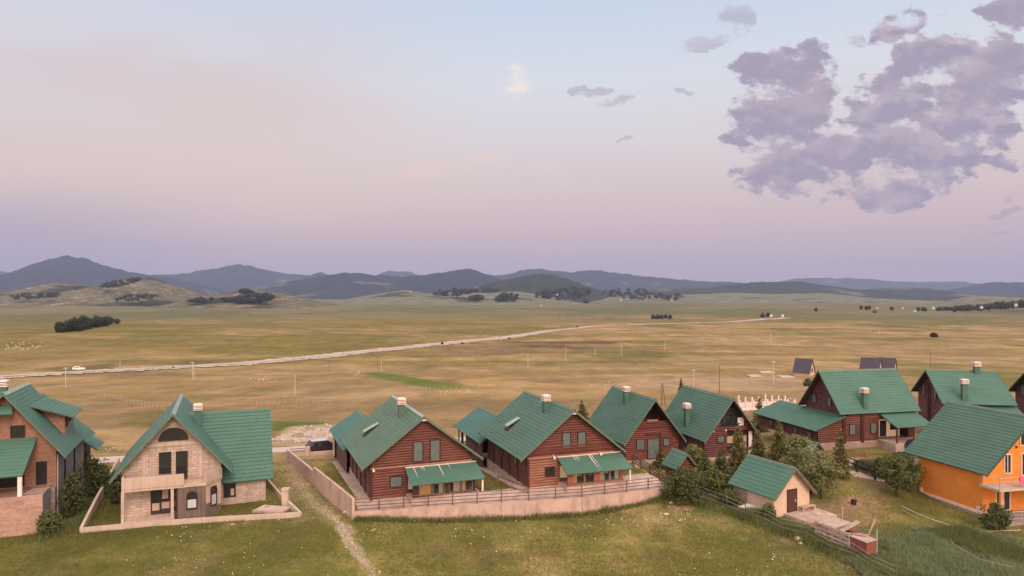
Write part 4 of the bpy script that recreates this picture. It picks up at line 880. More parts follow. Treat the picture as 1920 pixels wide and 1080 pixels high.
# two more of the same row, further right
def row_house(loc, label, full):
    h = empty('log_house', loc, R(99.97), label, 'house', 'red log houses on the upper right'); s9 = 3.54 / 5.82
    W9, dl9, zr9 = 5.0, 4.6, 9.5; s9 = dl9 / W9
    gable_roof(h, W9, 8.9, zr9, dl9 * .78, MA['roof'], edge='edge_dark', dr=dl9 * .84, WR=5.3)
    s9 = dl9 * .78 / W9; top = zr9 - .17; hh = lambda z: 4.4 if z < top - s9 * 4.4 else max(0, (top - z) / s9)
    m = MB(); log_wall(m, FRONT(.8), 1.6, top, lambda z: -hh(z), hh); log_wall(m, BACK(8.3), 1.6, top, lambda z: -hh(z), hh); log_wall(m, LEFT(-4.4), 1.6, 6.2, -8.3, -.8); log_wall(m, RIGHT(4.4), 1.6, 6.2, .8, 8.3); m.build('wall', MA['log_dark'], h)
    for u in (-2.9, .8): window(h, FRONT(.8), u, u + 1.0, 5.6, 7.2, 'shutter', 1, d=.06)
    for u in (-.95, -.3): m = MB(); fbox(m, FRONT(.8), u - .1, u + .1, 1.6, 7.6, .05, .17); m.build('wall_post', MA['post'], h)
    m = MB(); slab(m, (7.6, 1.5, 4.2), (7.6, 9.0, 4.2), (4.5, 9.0, 5.5), (4.5, 1.5, 5.5), .12); m.build('porch_roof', [MA['roof'], MA['soffit'], MA['edge_dark']], h)
    for y in (1.8, 5.2, 8.7): m = MB(); m.box(7.1, 7.28, y - .09, y + .09, 1.4, 4.3); m.build('porch_post', MA['log'], h)
    if full: chimney(h, 4.6, 2.9, 6.2, 8.75, MA['roof'], .85, .64); chimney(h, .3, 6.3, 9.1, 10.65, MA['roof'], .85, .64)
    return h
H9 = row_house((57.5, 95, 0), 'dark log house behind the orange house, two chimneys on its green roof', True)
H10 = row_house((71.6, 95, 0), 'dark log gable cut off by the right edge of the photo', False)

# ================================================================ orange two-storey house
OR = empty('orange_house', (48.25, 63, 0), R(-13.7), 'orange rendered house with a green tiled roof and laundry on its balcony', 'house')
slo = 5.06 / 5.58; zro = 8.73
gable_roof(OR, 5.58, 9.4, zro, 5.06, MA['roof_mid'], edge='edge_dark')
tO = zro - .16; hO = lambda z: 5.0 if z < tO - slo * 5 else max(0, (tO - z) / slo)
m = MB(); pent = [(-5.0, -.1), (5.0, -.1), (5.0, tO - slo * 5.0), (0, tO), (-5.0, tO - slo * 5.0)]
fpoly(m, FRONT(.9), pent, -.2, 0); fpoly(m, BACK(8.1), [(-u, z) for u, z in pent][::-1], -.2, 0)
m.box(-5.0, -4.8, 1.1, 7.9, -.1, tO - slo * 5); m.box(4.8, 5.0, 1.1, 7.9, -.1, tO - slo * 5); m.build('wall', MA['orange'], OR)
m = MB(); m.prism([(-5.35, -1.9), (5.6, -1.9), (5.6, 11.0), (-5.35, 11.0)], -1.5, -.12); m.build('plinth', MA['stone'], OR)
m = MB(); m.box(-5.2, -5.0, .8, 8.2, -.12, .06); m.build('skirting', MA['cap'], OR)
for y in (1.3, 7.7): m = MB(); m.box(-5.16, -5.0, y - .12, y + .12, -.1, .42); m.build('drain_box', MA['cap'], OR)
for y in (8.8, 5.2): m = MB(); m.box(-5.37, -5.33, y - .16, y + .16, -.75, -.4); m.build('vent', MA['dark'], OR)
m = MB(); m.box(-5.35, 5.6, -1.1, .9, 2.42, 2.62); bl = m.build('balcony', MA['conc2'], OR)
def railing(parent, pts, z0, h, n, name='railing', mat='steel', bars=3, vert=False):
    r = MB()
    for a, b in zip(pts[:-1], pts[1:]):
        a = np.array(a + (0,), float) if len(a) == 2 else np.array(a, float); b = np.array(b + (0,), float) if len(b) == 2 else np.array(b, float)
        r.bar(a + [0, 0, z0 + h], b + [0, 0, z0 + h], .03)
        for k in range(1, bars): r.bar(a + [0, 0, z0 + h * k / bars], b + [0, 0, z0 + h * k / bars], .016)
        L_ = np.linalg.norm(b - a); k = max(1, int(L_ / n))
        for q in range(k + 1): p = a + (b - a) * q / k; r.bar(p + [0, 0, z0], p + [0, 0, z0 + h], .022)
        if vert:
            k = int(L_ / .14)
            for q in range(k): p = a + (b - a) * (q + .5) / k; r.bar(p + [0, 0, z0 + h * .12], p + [0, 0, z0 + h], .011, n=4)
    return r.build(name, MA[mat], parent)
railing(OR, [(-5.28, .85), (-5.28, -1.04), (5.5, -1.04)], 2.62, 1.0, 1.5)
railing(OR, [(-5.25, 10.9), (-5.25, 8.25)], -.12, .95, 1.3, vert=True); railing(OR, [(-5.28, .7), (-5.28, -1.8), (5.5, -1.8)], -.12, .95, 1.4, vert=True)
railing(OR, [(-5.25, 8.3), (-5.25, 10.2), (4.0, 10.2)], 2.62, .95, 1.3); m = MB(); m.box(-5.3, 5.2, 8.1, 10.25, 2.42, 2.6); m.build('rear_balcony', MA['conc2'], OR)
window(OR, FRONT(.9), -2.6, -1.78, 3.4, 5.2, 'glass', 1, 'white', 'glass'); window(OR, FRONT(.9), -.6, .5, 3.1, 5.2, 'glass', 1, 'white', 'glass')
window(OR, FRONT(.9), -.75, .75, 5.9, 7.2, 'glass', 1, 'white'); window(OR, FRONT(.9), -3.55, -2.75, .65, 2.2, 'glass', 0, 'white', sill=True)
window(OR, FRONT(.9), -2.7, -1.9, .0, 2.2, 'glass', 0, 'white', name='door'); window(OR, FRONT(.9), 1.2, 3.0, .6, 2.2, 'glass', 2, 'white')
m = MB(); m.bar((-1.2, .88, 5.9), (-1.2, .7, 5.75), .07); m.build('lamp', MA['frame'], OR)
for y in (-1.0,):
    for x in (-5.1, -1.5, 2.5): m = MB(); m.box(x - .09, x + .09, -1.06, -.88, -.12, 2.42); m.build('balcony_post', MA['orange'], OR)
for nm, mt, u0, u1, z0, z1, lab in (('towel', 'pink', -3.05, -2.05, 2.86, 3.66, 'pink towel hung over the balcony rail of the orange house'), ('cloth', 'white', -1.9, -1.15, 3.2, 3.68, 'small white cloth hung over the balcony rail of the orange house'), ('bed_sheet', 'blue', -1.05, -.1, 1.75, 3.68, 'long pale blue sheet hung over the balcony rail of the orange house')):
    m = MB(); n = 12
    for k in range(n):
        a = u0 + (u1 - u0) * k / n; b = u0 + (u1 - u0) * (k + 1) / n; wa = .03 * math.sin(k * 1.7); wb = .03 * math.sin((k + 1) * 1.7)
        m.face([(a, -1.1 + wa, z0), (b, -1.1 + wb, z0), (b, -1.09, z1), (a, -1.09, z1)]); m.face([(a, -1.09, z1), (b, -1.09, z1), (b, -.98, z1), (a, -.98, z1)]); m.face([(a, -.98, z1), (b, -.98, z1), (b, -.97 + wb, z1 - .5), (a, -.97 + wa, z1 - .5)])
    o = m.build(nm, MA[mt]); o.location = OR.location; o.rotation_euler = OR.rotation_euler; tag(o, lab, 'laundry')

# ================================================================ small outbuildings
def small_house(name, loc, yaw, W, L, zr, dl, zg, inset, roofmat, wallmat, label, cat, edge='edge', log=False):
    r = empty(name, loc, yaw, label, cat); s = dl / W; gable_roof(r, W, L, zr, dl, MA[roofmat], edge=edge, th=.1)
    fw = W - inset; top = zr - .12; zs = top - s * fw; y0, y1 = .45, L - .35; m = MB()
    if log:
        hh = lambda z: fw if z < zs else max(0, (top - z) / s)
        log_wall(m, FRONT(y0), zg, top, lambda z: -hh(z), hh); log_wall(m, LEFT(-fw), zg, zs, -y1, -y0); log_wall(m, RIGHT(fw), zg, zs, y0, y1); log_wall(m, BACK(y1), zg, top, lambda z: -hh(z), hh)
    else:
        p = [(-fw, zg), (fw, zg), (fw, zs), (0, top), (-fw, zs)]
        fpoly(m, FRONT(y0), p, -.15, 0); fpoly(m, BACK(y1), [(-u, z) for u, z in p][::-1], -.15, 0); m.box(-fw, -fw + .15, y0 + .15, y1 - .15, zg, zs); m.box(fw - .15, fw, y0 + .15, y1 - .15, zg, zs)
    m.build('wall', MA[wallmat], r); return r
SH = small_house('shed', (25.35, 61, -.05), R(-25.6), 2.6, 5.7, 4.57, 2.5, .1, .4, 'roof', 'plaster', 'small pink plastered shed with green tiled roof and brown door', 'shed')
m = MB(); fbox(m, FRONT(.45), -.55, .5, .55, 2.5, 0, .07); d = m.build('door', MA['door'], SH); m = MB(); fbox(m, FRONT(.45), .3, .38, 1.4, 1.6, .07, .12); m.build('handle', MA['silver'], d)
m = MB(); fbox(m, FRONT(.45), -.62, -.55, .55, 2.57, 0, .1); fbox(m, FRONT(.45), .5, .57, .55, 2.57, 0, .1); fbox(m, FRONT(.45), -.55, .5, 2.5, 2.57, 0, .1); m.build('door_frame', MA['door'], SH)
m = MB(); q = 2.45; s = 2.5 / 2.6
for sx in (-1, 1):
    a = np.array([0, .06, 4.36]); b = np.array([sx * 2.5, .06, 4.36 - 2.5 * s]); m.sqbar(a, b, .05, .22)
m.build('rust_fascia', MA['rustwood'], SH)
m = MB(); m.box(-2.22, -2.19, 3.6, 5.3, .3, 2.0); m.build('stone_corner', MA['stone'], SH)
m = MB(); m.prism([(-1.0, -1.9), (2.9, -1.9), (2.9, .45), (-1.0, .45)], -.6, .52); o = m.build('slab', MA['pave']); o.location = SH.location; o.rotation_euler = SH.rotation_euler; o.name = 'paving'; tag(o, kind='structure')
bn = empty('bench', (SH.location[0], SH.location[1], -.05), R(-25.6), 'low plank bench beside the shed door', 'bench')
m = MB(); m.box(.7, 2.4, -.15, .3, .90, .97); m.build('seat', MA['plank'], bn)
for x in (.85, 2.25): m = MB(); m.box(x - .08, x + .08, -.1, .25, .52, .9); m.build('leg', MA['plank'], bn)
WS = small_house('shed', (17.98, 70, 0), R(-20), 1.36, 2.7, 3.69, 1.58, 1.0, .3, 'roof', 'log_mid', 'tiny red log shed with a green roof beside the dark bush', 'shed', log=True)
PSH = small_house('shed', (32.75, 73, 0), R(-23.3), 1.45, 3.4, 4.1, 1.5, 1.2, .3, 'roof_pale', 'log_dark', 'tiny shed with a faded pale green roof half hidden by trees', 'shed', 'edge_dark', True)
# ================================================================ unfinished brick house at the left edge
H1 = empty('brick_house', (-44.7, 60, 0), R(-23), 'unfinished brick house with several green roofs and a dormer, cut by the left edge', 'house')
s1 = 6.0 / 4.7; z1r = 11.3; t1 = z1r - .17; r1 = lambda x: t1 - s1 * abs(x)
gable_roof(H1, 4.7, 8.4, z1r, 6.0, MA['roof'], cap='ridge')
m = MB(); fpoly(m, FRONT(.8), [(-3.85, -1), (3.8, -1), (3.8, r1(3.8)), (0, t1), (-3.85, r1(3.85))], -.25, 0); m.build('front_wall', MA['brick'], H1)
m = MB(); m.box(3.55, 3.8, 1.05, 18.0, -2.2, 4.2); m.box(3.55, 3.8, 1.05, 13.0, 4.2, 5.6); m.box(-3.85, -3.6, 1.05, 18, -2, 5.5); m.box(-3.6, 3.55, 17.75, 18, -2, 4.2); m.build('side_wall', MA['block'], H1)
for y in (1.2, 4.4, 8.9, 13.0, 17.8): m = MB(); m.box(3.78, 3.9, y - .12, y + .12, -2.2, 5.4 if y < 13.5 else 4.2); m.build('column', MA['dark'] if y in (4.4, 8.9) else MA['conc2'], H1)
window(H1, FRONT(.8), .36, 1.45, 7.2, 8.3, 'glass', 2); window(H1, FRONT(.8), -2.4, -1.0, 7.2, 8.3, 'glass', 2)
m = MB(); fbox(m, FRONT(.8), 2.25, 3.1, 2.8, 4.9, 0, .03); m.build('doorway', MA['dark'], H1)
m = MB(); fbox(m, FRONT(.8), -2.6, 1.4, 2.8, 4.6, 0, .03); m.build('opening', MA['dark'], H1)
m = MB(); m.box(-6.5, 3.45, -2.6, -2.35, -2.0, 2.72); m.build('plinth_front', MA['brick_pale'], H1)
m = MB(); m.box(3.2, 3.45, -2.35, .75, -2.0, 2.72); m.box(3.45, 3.8, .3, 1.0, -2.0, 2.6); m.build('plinth_side', MA['block'], H1)
m = MB(); m.box(-6.5, 3.2, -2.35, .8, 2.5, 2.68); m.build('terrace_floor', MA['brick'], H1)
m = MB()
for k in range(7): a = 1.9 + k * .2; m.sqbar((a, -2.1, 2.74), (a + .5, -.3, 2.76), .11, .06)
m.build('roof_battens', MA['plank'], H1)
m = MB(); slab(m, (-6.5, -2.6, 4.5), (2.0, -2.6, 4.5), (2.36, .85, 7.15), (-6.5, .85, 7.15), .12); m.build('porch_roof', [MA['roof'], MA['soffit'], MA['edge']], H1)
m = MB(); m.box(1.62, 1.92, -2.5, -2.2, 2.7, 4.6); m.build('porch_post', MA['white'], H1)
m = MB(); slab(m, (-6, -.35, 9.5), (.75, -.35, 9.5), (.1, 2.4, 11.2), (-6, 2.4, 11.2), .1); m.build('front_roof', [MA['roof'], MA['soffit'], MA['edge']], H1)
chimney(H1, -.75, 3.2, 10.2, 12.05, MA['roof'], .8, .6)
dm = empty('dormer', (0, 0, 0)); dm.parent = H1
m = MB(); slab(m, (4.55, 4.1, 8.25), (4.55, 9.3, 8.25), (1.35, 9.3, 9.62), (1.2, 2.9, 9.72), .1); m.build('dormer_roof', [MA['roof'], MA['soffit'], MA['edge']], dm)
m = MB(); fpoly(m, FRONT(4.45), [(1.5, r1(1.5)), (3.8, r1(3.8)), (3.8, 8.42), (1.5, 9.3)], -.2, 0); m.build('cheek', MA['brick'], dm)
m = MB(); m.box(3.6, 3.8, 4.65, 9.0, 5.6, 8.4); m.build('dormer_wall', MA['block'], dm)
window(dm, RIGHT(3.8), 4.9, 5.6, 7.2, 8.2, 'glass', 0); window(dm, RIGHT(3.8), 6.4, 7.1, 7.5, 8.2, 'glass', 0)
m = MB(); slab(m, (4.9, 9.4, 4.7), (4.9, 14.6, 4.7), (0, 14.6, 9.4), (0, 9.4, 9.4), .12); slab(m, (-4.9, 9.4, 4.7), (-4.9, 14.6, 4.7), (0, 14.6, 9.4), (0, 9.4, 9.4), .12); m.build('rear_roof', [MA['roof'], MA['soffit'], MA['edge']], H1)
m = MB(); slab(m, (5.2, 14.2, 2.9), (5.2, 18.5, 2.9), (2.0, 18.5, 5.2), (2.0, 14.2, 5.2), .12); m.build('rear_lean_to_roof', [MA['roof'], MA['soffit'], MA['edge']], H1)

# ================================================================ unfinished concrete house
H2 = empty('concrete_house', (-30.8, 62, 0), R(-22.8), 'unfinished raw concrete house with an arched attic window and a tiled side wing', 'house')
s2 = 5.65 / 5.0; z2 = 9.15; t2 = z2 - .17; r2 = lambda x: t2 - s2 * abs(x)
gable_roof(H2, 5.0, 13.6, z2, 5.65, MA['roof'], cap='ridge')
m = MB(); fw = 4.05; pent = [(-fw, -.9), (fw, -.9), (fw, r2(fw)), (0, t2), (-fw, r2(fw))]
fpoly(m, FRONT(.8), pent, -.25, 0); fpoly(m, BACK(13), [(-u, z) for u, z in pent][::-1], -.25, 0); m.box(-fw, -fw + .25, 1.05, 12.75, -.9, r2(fw)); m.box(fw - .25, fw, 1.05, 12.75, -.9, r2(fw)); m.build('wall', MA['conc'], H2)
m = MB(); fbox(m, FRONT(.8), -2.22, 2.22, 6.12, 6.38, 0, .07); fbox(m, FRONT(.8), -2.5, -2.25, 3.0, 6.12, 0, .04); fbox(m, FRONT(.8), 2.2, 2.45, 3.0, 6.12, 0, .04); m.build('ring_beam', MA['conc2'], H2)
# arched attic window
def arch(parent, fr, uc, z0, w, h, mat_f='frame', mat_p='glass', n=12, full=False, name='arched_window', bars=3):
    """h total height; arch is a half ellipse over the straight part"""
    ah = h if full else min(w / 2, h); st = h - ah
    pts = [(uc - w / 2, z0), (uc + w / 2, z0)] + [(uc + w / 2 * math.cos(math.pi * k / n), z0 + st + ah * math.sin(math.pi * k / n)) for k in range(0 if st > .01 else 1, n + (1 if st > .01 else 0))]
    m = MB(); c = np.array([uc, z0 + h * .45]); inn = [tuple(c + (np.array(p) - c) * (1 - .14 / max(w, h) * 1.6)) for p in pts]
    for i in range(len(pts)):
        j = (i + 1) % len(pts); fpoly(m, fr, [pts[i], pts[j], inn[j], inn[i]], 0, .09)
    for k in range(1, bars): u = uc - w / 2 + w * k / bars; hh = z0 + st + ah * math.sqrt(max(0, 1 - ((u - uc) / (w / 2)) ** 2)); fbox(m, fr, u - .04, u + .04, z0 + .05, hh - .05, 0, .07)
    o = m.build(name, MA[mat_f], parent); p = MB(); fpoly(p, fr, inn, 0, .03); p.build('pane', MA[mat_p], o); return o
arch(H2, FRONT(.8), .02, 6.58, 2.5, 1.2, full=True, bars=4)
window(H2, FRONT(.8), -1.17, -.16, 3.62, 5.58, 'glass', 0); window(H2, FRONT(.8), .22, 1.2, 2.98, 5.55, 'glass', 0, name='balcony_door'); window(H2, FRONT(.8), -1.83, -.2, .02, 2.48, 'glass', 1, name='door')
m = MB(); fbox(m, FRONT(.8), -1.72, -1.12, .35, 1.0, .046, .052); fbox(m, FRONT(.8), -.95, -.3, .45, 1.05, .046, .052); fbox(m, FRONT(.8), -.9, -.4, 1.35, 2.2, .046, .05); m.build('stored_board', MA['plank'], H2)
m = MB(); fbox(m, FRONT(2.8), 4.9, 5.2, .45, 1.1, .046, .052); m.build('stored_board', MA['plank'], H2)
bay = [(-.15, .8), (.5, -.85), (2.75, -.85), (4.05, .75)]; bm = MB()
bm.prism([bay[0], bay[1], bay[2], bay[3]], -.9, 2.6); by = bm.build('bay', MA['burnt'], H2)
def edge_frame(a, b): a = np.array(a + (0.,)); b = np.array(b + (0.,)); d = (b - a) / np.linalg.norm(b - a); return (a, d, np.array([d[1], -d[0], 0.])), float(np.linalg.norm(b - a))
fr, ln = edge_frame(bay[0], bay[1]); arch(by, fr, ln * .55, .5, .75, 1.75, bars=1)
fr, ln = edge_frame(bay[1], bay[2]); arch(by, fr, ln * .5, .55, .9, 1.65, bars=1)
m = MB(); fbox(m, fr, ln * .5 - .35, ln * .5 + .35, .7, 1.45, .045, .06); m.build('plastic_sheet', MA['tarp'], by)
fr, ln = edge_frame(bay[2], bay[3]); arch(by, fr, ln * .5, .5, .8, 1.75, bars=1)
m = MB(); fbox(m, fr, ln * .5 - .3, ln * .5 + .28, .6, 1.5, .045, .06); m.build('plastic_sheet', MA['tarp'], by)
m = MB(); fbox(m, fr, .05, ln * .5 - .45, .9, 2.55, .0, .03); fbox(m, fr, ln * .5 + .45, ln - .05, .4, 2.55, 0, .03); fbox(m, fr, ln * .5 - .45, ln * .5 + .45, 2.28, 2.55, 0, .03); m.build('pale_render', MA['conc2'], by)
m = MB(); m.prism([(-4.0, .8), (-4.0, -.62), (.3, -.9), (2.8, -.95), (4.1, .7)], 2.6, 2.86); bl = m.build('balcony', MA['conc2'], H2)
m = MB(); m.sqbar((-3.95, -.62, 3.35), (.98, -.92, 3.35), .16, 1.0); m.sqbar((-3.92, .78, 3.35), (-3.92, -.6, 3.35), .16, 1.0); m.build('parapet', MA['conc2'], bl)
m = MB(); m.sqbar((2.75, -.92, 3.3), (4.08, .66, 3.3), .16, .95); m.build('parapet', MA['conc2'], bl)
for x, y in ((-3.9, -.55), (.02, -.72)): m = MB(); m.box(x - .12, x + .12, y - .1, y + .12, -.9, 2.6); m.build('balcony_post', MA['conc2'], H2)
m = MB(); m.box(-4.0, .2, -.8, .8, -1.2, -.02); m.build('step', MA['conc2'], H2)
# tiled side wing
m = MB(); wp = [(2.8, -1.2), (12.2, -1.2), (12.2, 2.35), (7.5, 7.7), (2.8, 2.35)]
fpoly(m, RIGHT(8.1), wp, -.25, 0); fbox(m, FRONT(2.8), fw, 7.85, -1.2, 2.4, -.25, 0); fbox(m, BACK(12.2), -7.85, -fw, -1.2, 2.4, -.25, 0); m.build('wing_wall', MA['conc'], H2)
m = MB(); slab(m, (4.1, 2.2, 1.85), (8.8, 2.2, 1.85), (8.8, 7.5, 8.0), (.9, 7.5, 8.0), .13, .045, .42); slab(m, (4.1, 12.8, 1.85), (8.8, 12.8, 1.85), (8.8, 7.5, 8.0), (.9, 7.5, 8.0), .13, .045, .42); m.build('wing_roof', [MA['roof'], MA['soffit'], MA['edge']], H2)
window(H2, FRONT(2.8), 4.25, 5.35, .3, 1.6, 'glass', 1)
chimney(H2, 1.9, 5.83, 7.1, 9.0, MA['roof'], .82, .62)

# ================================================================ walls and fences of the plots
def wall_line(mb, pts, th):
    """pts: (x, y, zbottom, ztop)"""
    for a, b in zip(pts[:-1], pts[1:]):
        d = np.array([b[0] - a[0], b[1] - a[1]]); ln = np.linalg.norm(d); n = np.array([d[1], -d[0]]) / ln * th / 2
        mb.hexa([(a[0] + n[0], a[1] + n[1], a[2]), (b[0] + n[0], b[1] + n[1], b[2]), (b[0] - n[0], b[1] - n[1], b[2]), (a[0] - n[0], a[1] - n[1], a[2]),
                 (a[0] + n[0], a[1] + n[1], a[3]), (b[0] + n[0], b[1] + n[1], b[3]), (b[0] - n[0], b[1] - n[1], b[3]), (a[0] - n[0], a[1] - n[1], a[3])])
    return mb
cw = MB(); C = [G(152, 999), G(285, 986), G(420, 977), G(500, 973), G(563, 969)]
Lb = [G(152, 999)[:2], (-39.6, 65), (-43.4, 73.5), (-47.2, 82.)]
wall_line(cw, [(p[0], p[1], p[2] - .4, p[2] + .42) for p in C], .26)
wall_line(cw, [(x, y, float(T(x, y)) - .4, float(T(x, y)) + .42 + .75 * k) for (x, y), k in zip(Lb, (0.05, 1, 1, 1))], .24)
Rb = [G(563, 969)[:2], G(541, 950)[:2], G(522, 930)[:2], G(500, 905)[:2]]
wall_line(cw, [(x, y, float(T(x, y)) - .4, float(T(x, y)) + h) for (x, y), h in zip(Rb, (.42, .55, .5, .55))], .24)
cwo = cw.build('plot_wall', MA['conc2']); tag(cwo, 'low pale concrete wall around the unfinished concrete house', 'wall')
p = G(536, 949); m = MB(); m.box(p[0] - .3, p[0] + .3, p[1] - .3, p[1] + .3, p[2] - .3, p[2] + 1.55); m.box(p[0] - .36, p[0] + .36, p[1] - .36, p[1] + .36, p[2] + 1.55, p[2] + 1.72); m.build('gate_pillar', MA['conc2'], cwo)
p = G(515, 958); m = MB(); m.prism([(p[0] - 1.9, p[1] - .5), (p[0] + 1.1, p[1] - 1.0), (p[0] + 1.4, p[1] + .6), (p[0] - 1.4, p[1] + 1.2)], p[2] - .4, p[2] + .22); tag(m.build('paving', MA['pave']), kind='structure')

rw = MB(); wall_line(rw, [(x, y, b, t) for (x, y), b, t in zip(WALL_XY, (-.4, -.6, -.9, -.3), WALL_TOP)], .34); rwo = rw.build('retaining_wall', MA['retain']); tag(rwo, 'long stained concrete retaining wall in front of the two log chalets', 'wall')
sw = MB(); A0 = WALL_XY[0]; S_ = [(A0[0] - .05, A0[1] - .1), (-17.6, 66.4), (-20.9, 72.2), (-27.6, 84.0)]
wall_line(sw, [(x, y, -.6, t) for (x, y), t in zip(S_[:3], (2.06, 1.95, 1.75))], .26); wall_line(sw, [(x, y, -.6, t) for (x, y), t in zip(S_[2:], (1.35, .95))], .26)
tag(sw.build('side_wall', MA['retain']), 'tall bare concrete wall running back beside the left log chalet', 'wall')
def post_rail(name, pts, zs, n_rails, h, step, label, cat, mat='rail', pw=.05, rw_=.035, rail_sq=None, group=None):
    r = empty(name, (pts[0][0], pts[0][1], zs[0]), 0, label, cat, group); o = np.array(r.location)
    R_ = MB(); P3 = [np.array([x, y, z]) - o for (x, y), z in zip(pts, zs)]
    for a, b in zip(P3[:-1], P3[1:]):
        for k in range(n_rails):
            q = h * (k + .6) / (n_rails - .4 + .0) if n_rails > 1 else h
            u = np.array([0, 0, q]); (R_.sqbar(a + u, b + u, *rail_sq) if rail_sq else R_.bar(a + u, b + u, rw_))
        ln = np.linalg.norm(b - a); k = max(1, int(round(ln / step)))
        for q in range(k + (1 if b is P3[-1] else 0)):
            c = a + (b - a) * q / k; m = MB(); m.box(c[0] - pw, c[0] + pw, c[1] - pw, c[1] + pw, c[2] - .15, c[2] + h + .04); m.build('post', MA[mat], r)
    R_.build('rail', MA[mat], r); return r
post_rail('railing', WALL_XY, WALL_TOP, 4, 1.05, 2.15, 'thin brown metal railing on top of the retaining wall', 'railing')
post_rail('wooden_fence', [(15.3, 66.6), (13.2, 74.8)], [1.35, 1.55], 4, .95, 2.2, 'dark plank fence running back from the right end of the retaining wall', 'fence', 'rail', .06, .04, (.05, .13))
post_rail('wooden_fence', [(-1.4, 66.2), (1.4, 63.0)], [1.5, 1.35], 2, .9, 2.2, 'short slanting rail fence between the two log chalets', 'fence', 'rail', .06, .04, (.05, .12))
def at(px, py): p = G(px, py); return p
a, b, c = at(1583, 877), at(1607, 886), at(1641, 900)
post_rail('wooden_fence', [a[:2], b[:2], c[:2]], [a[2], b[2], c[2]], 3, 1.25, 2.4, 'black three rail fence in front of the red picnic table', 'fence', 'railblk', .09, .05, (.06, .13))
# low wall with pillars behind the parked car
m = MB(); q = [(-27.2, 83.6), (-24.6, 84.4), (-21.6, 85.4)]; wall_line(m, [(x, y, -.6, .55) for x, y in q], .25); lw = m.build('parking_wall', MA['conc2']); tag(lw, 'low concrete parking wall with a square pillar, in front of the plum car', 'wall')
m = MB(); m.box(-25.4, -24.9, 83.9, 84.4, -.5, 1.25); m.build('pillar', MA['conc2'], lw)
m = MB(); m.bar((-27.2, 83.6, 1.05), (-25.2, 84.2, 1.05), .05); m.bar((-27.2, 83.6, .8), (-25.2, 84.2, .8), .04); m.build('rail', MA['rail'], lw)
# paving on the terrace
def sheet(name, f, nu, nv, mat, off=.03):
    U, V = np.meshgrid(np.linspace(0, 1, nu), np.linspace(0, 1, nv)); x, y = f(U, V); z = T(x, y) + off
    i = np.arange(nu * nv).reshape(nv, nu); q = np.stack([i[:-1, :-1], i[:-1, 1:], i[1:, 1:], i[1:, :-1]], -1).reshape(-1)
    o = raw_mesh(name, np.c_[x.ravel(), y.ravel(), z.ravel()], 4, q, mat); me = o.data; uv = me.uv_layers.new(name='UVMap')
    uv.data.foreach_set('uv', np.c_[x.ravel(), y.ravel()][q].astype(np.float32).ravel()); return tag(o, kind='structure')
wx = np.array([p[0] for p in WALL_XY]); wy = np.array([p[1] for p in WALL_XY])
sheet('paving', lambda u, v: (-13.6 + 28.4 * u - v * .9, np.interp(-13.6 + 28.4 * u, wx, wy) + .2 + v * (2.2 + 2.0 * u)), 120, 24, MA['pave'])
def strip(o, yaw, x0, x1, y0, y1):
    c, s = math.cos(yaw), math.sin(yaw)
    return lambda u, v: (o[0] + (x0 + (x1 - x0) * u) * c + (y0 + (y1 - y0) * v) * s, o[1] - (x0 + (x1 - x0) * u) * s + (y0 + (y1 - y0) * v) * c)
sheet('footpath', strip((-8.1, 63), R(-21.5), -5.85, -4.8, .5, 21), 4, 60, MA['pave'], .05); sheet('footpath', strip((5.96, 65), R(-19.8), -5.5, -4.55, .5, 21), 4, 60, MA['pave'], .05)
# yard paving and driveway by the large log house
ya = at(1600, 872); yb = at(1670, 873)
sheet('paving', lambda u, v: (ya[0] - .6 + (yb[0] - ya[0]) * u + .3 * v, ya[1] - .6 + 3.4 * v + 0 * u), 20, 12, MA['pave'], .04)
sheet('driveway', lambda u, v: (lambda a, b: (a[0] + (b[0] - a[0]) * u + v * 1.2, a[1] + (b[1] - a[1]) * u + v * 1.9))(at(1590, 893), at(1660, 905)), 24, 8, MA['trackdirt'], .04)

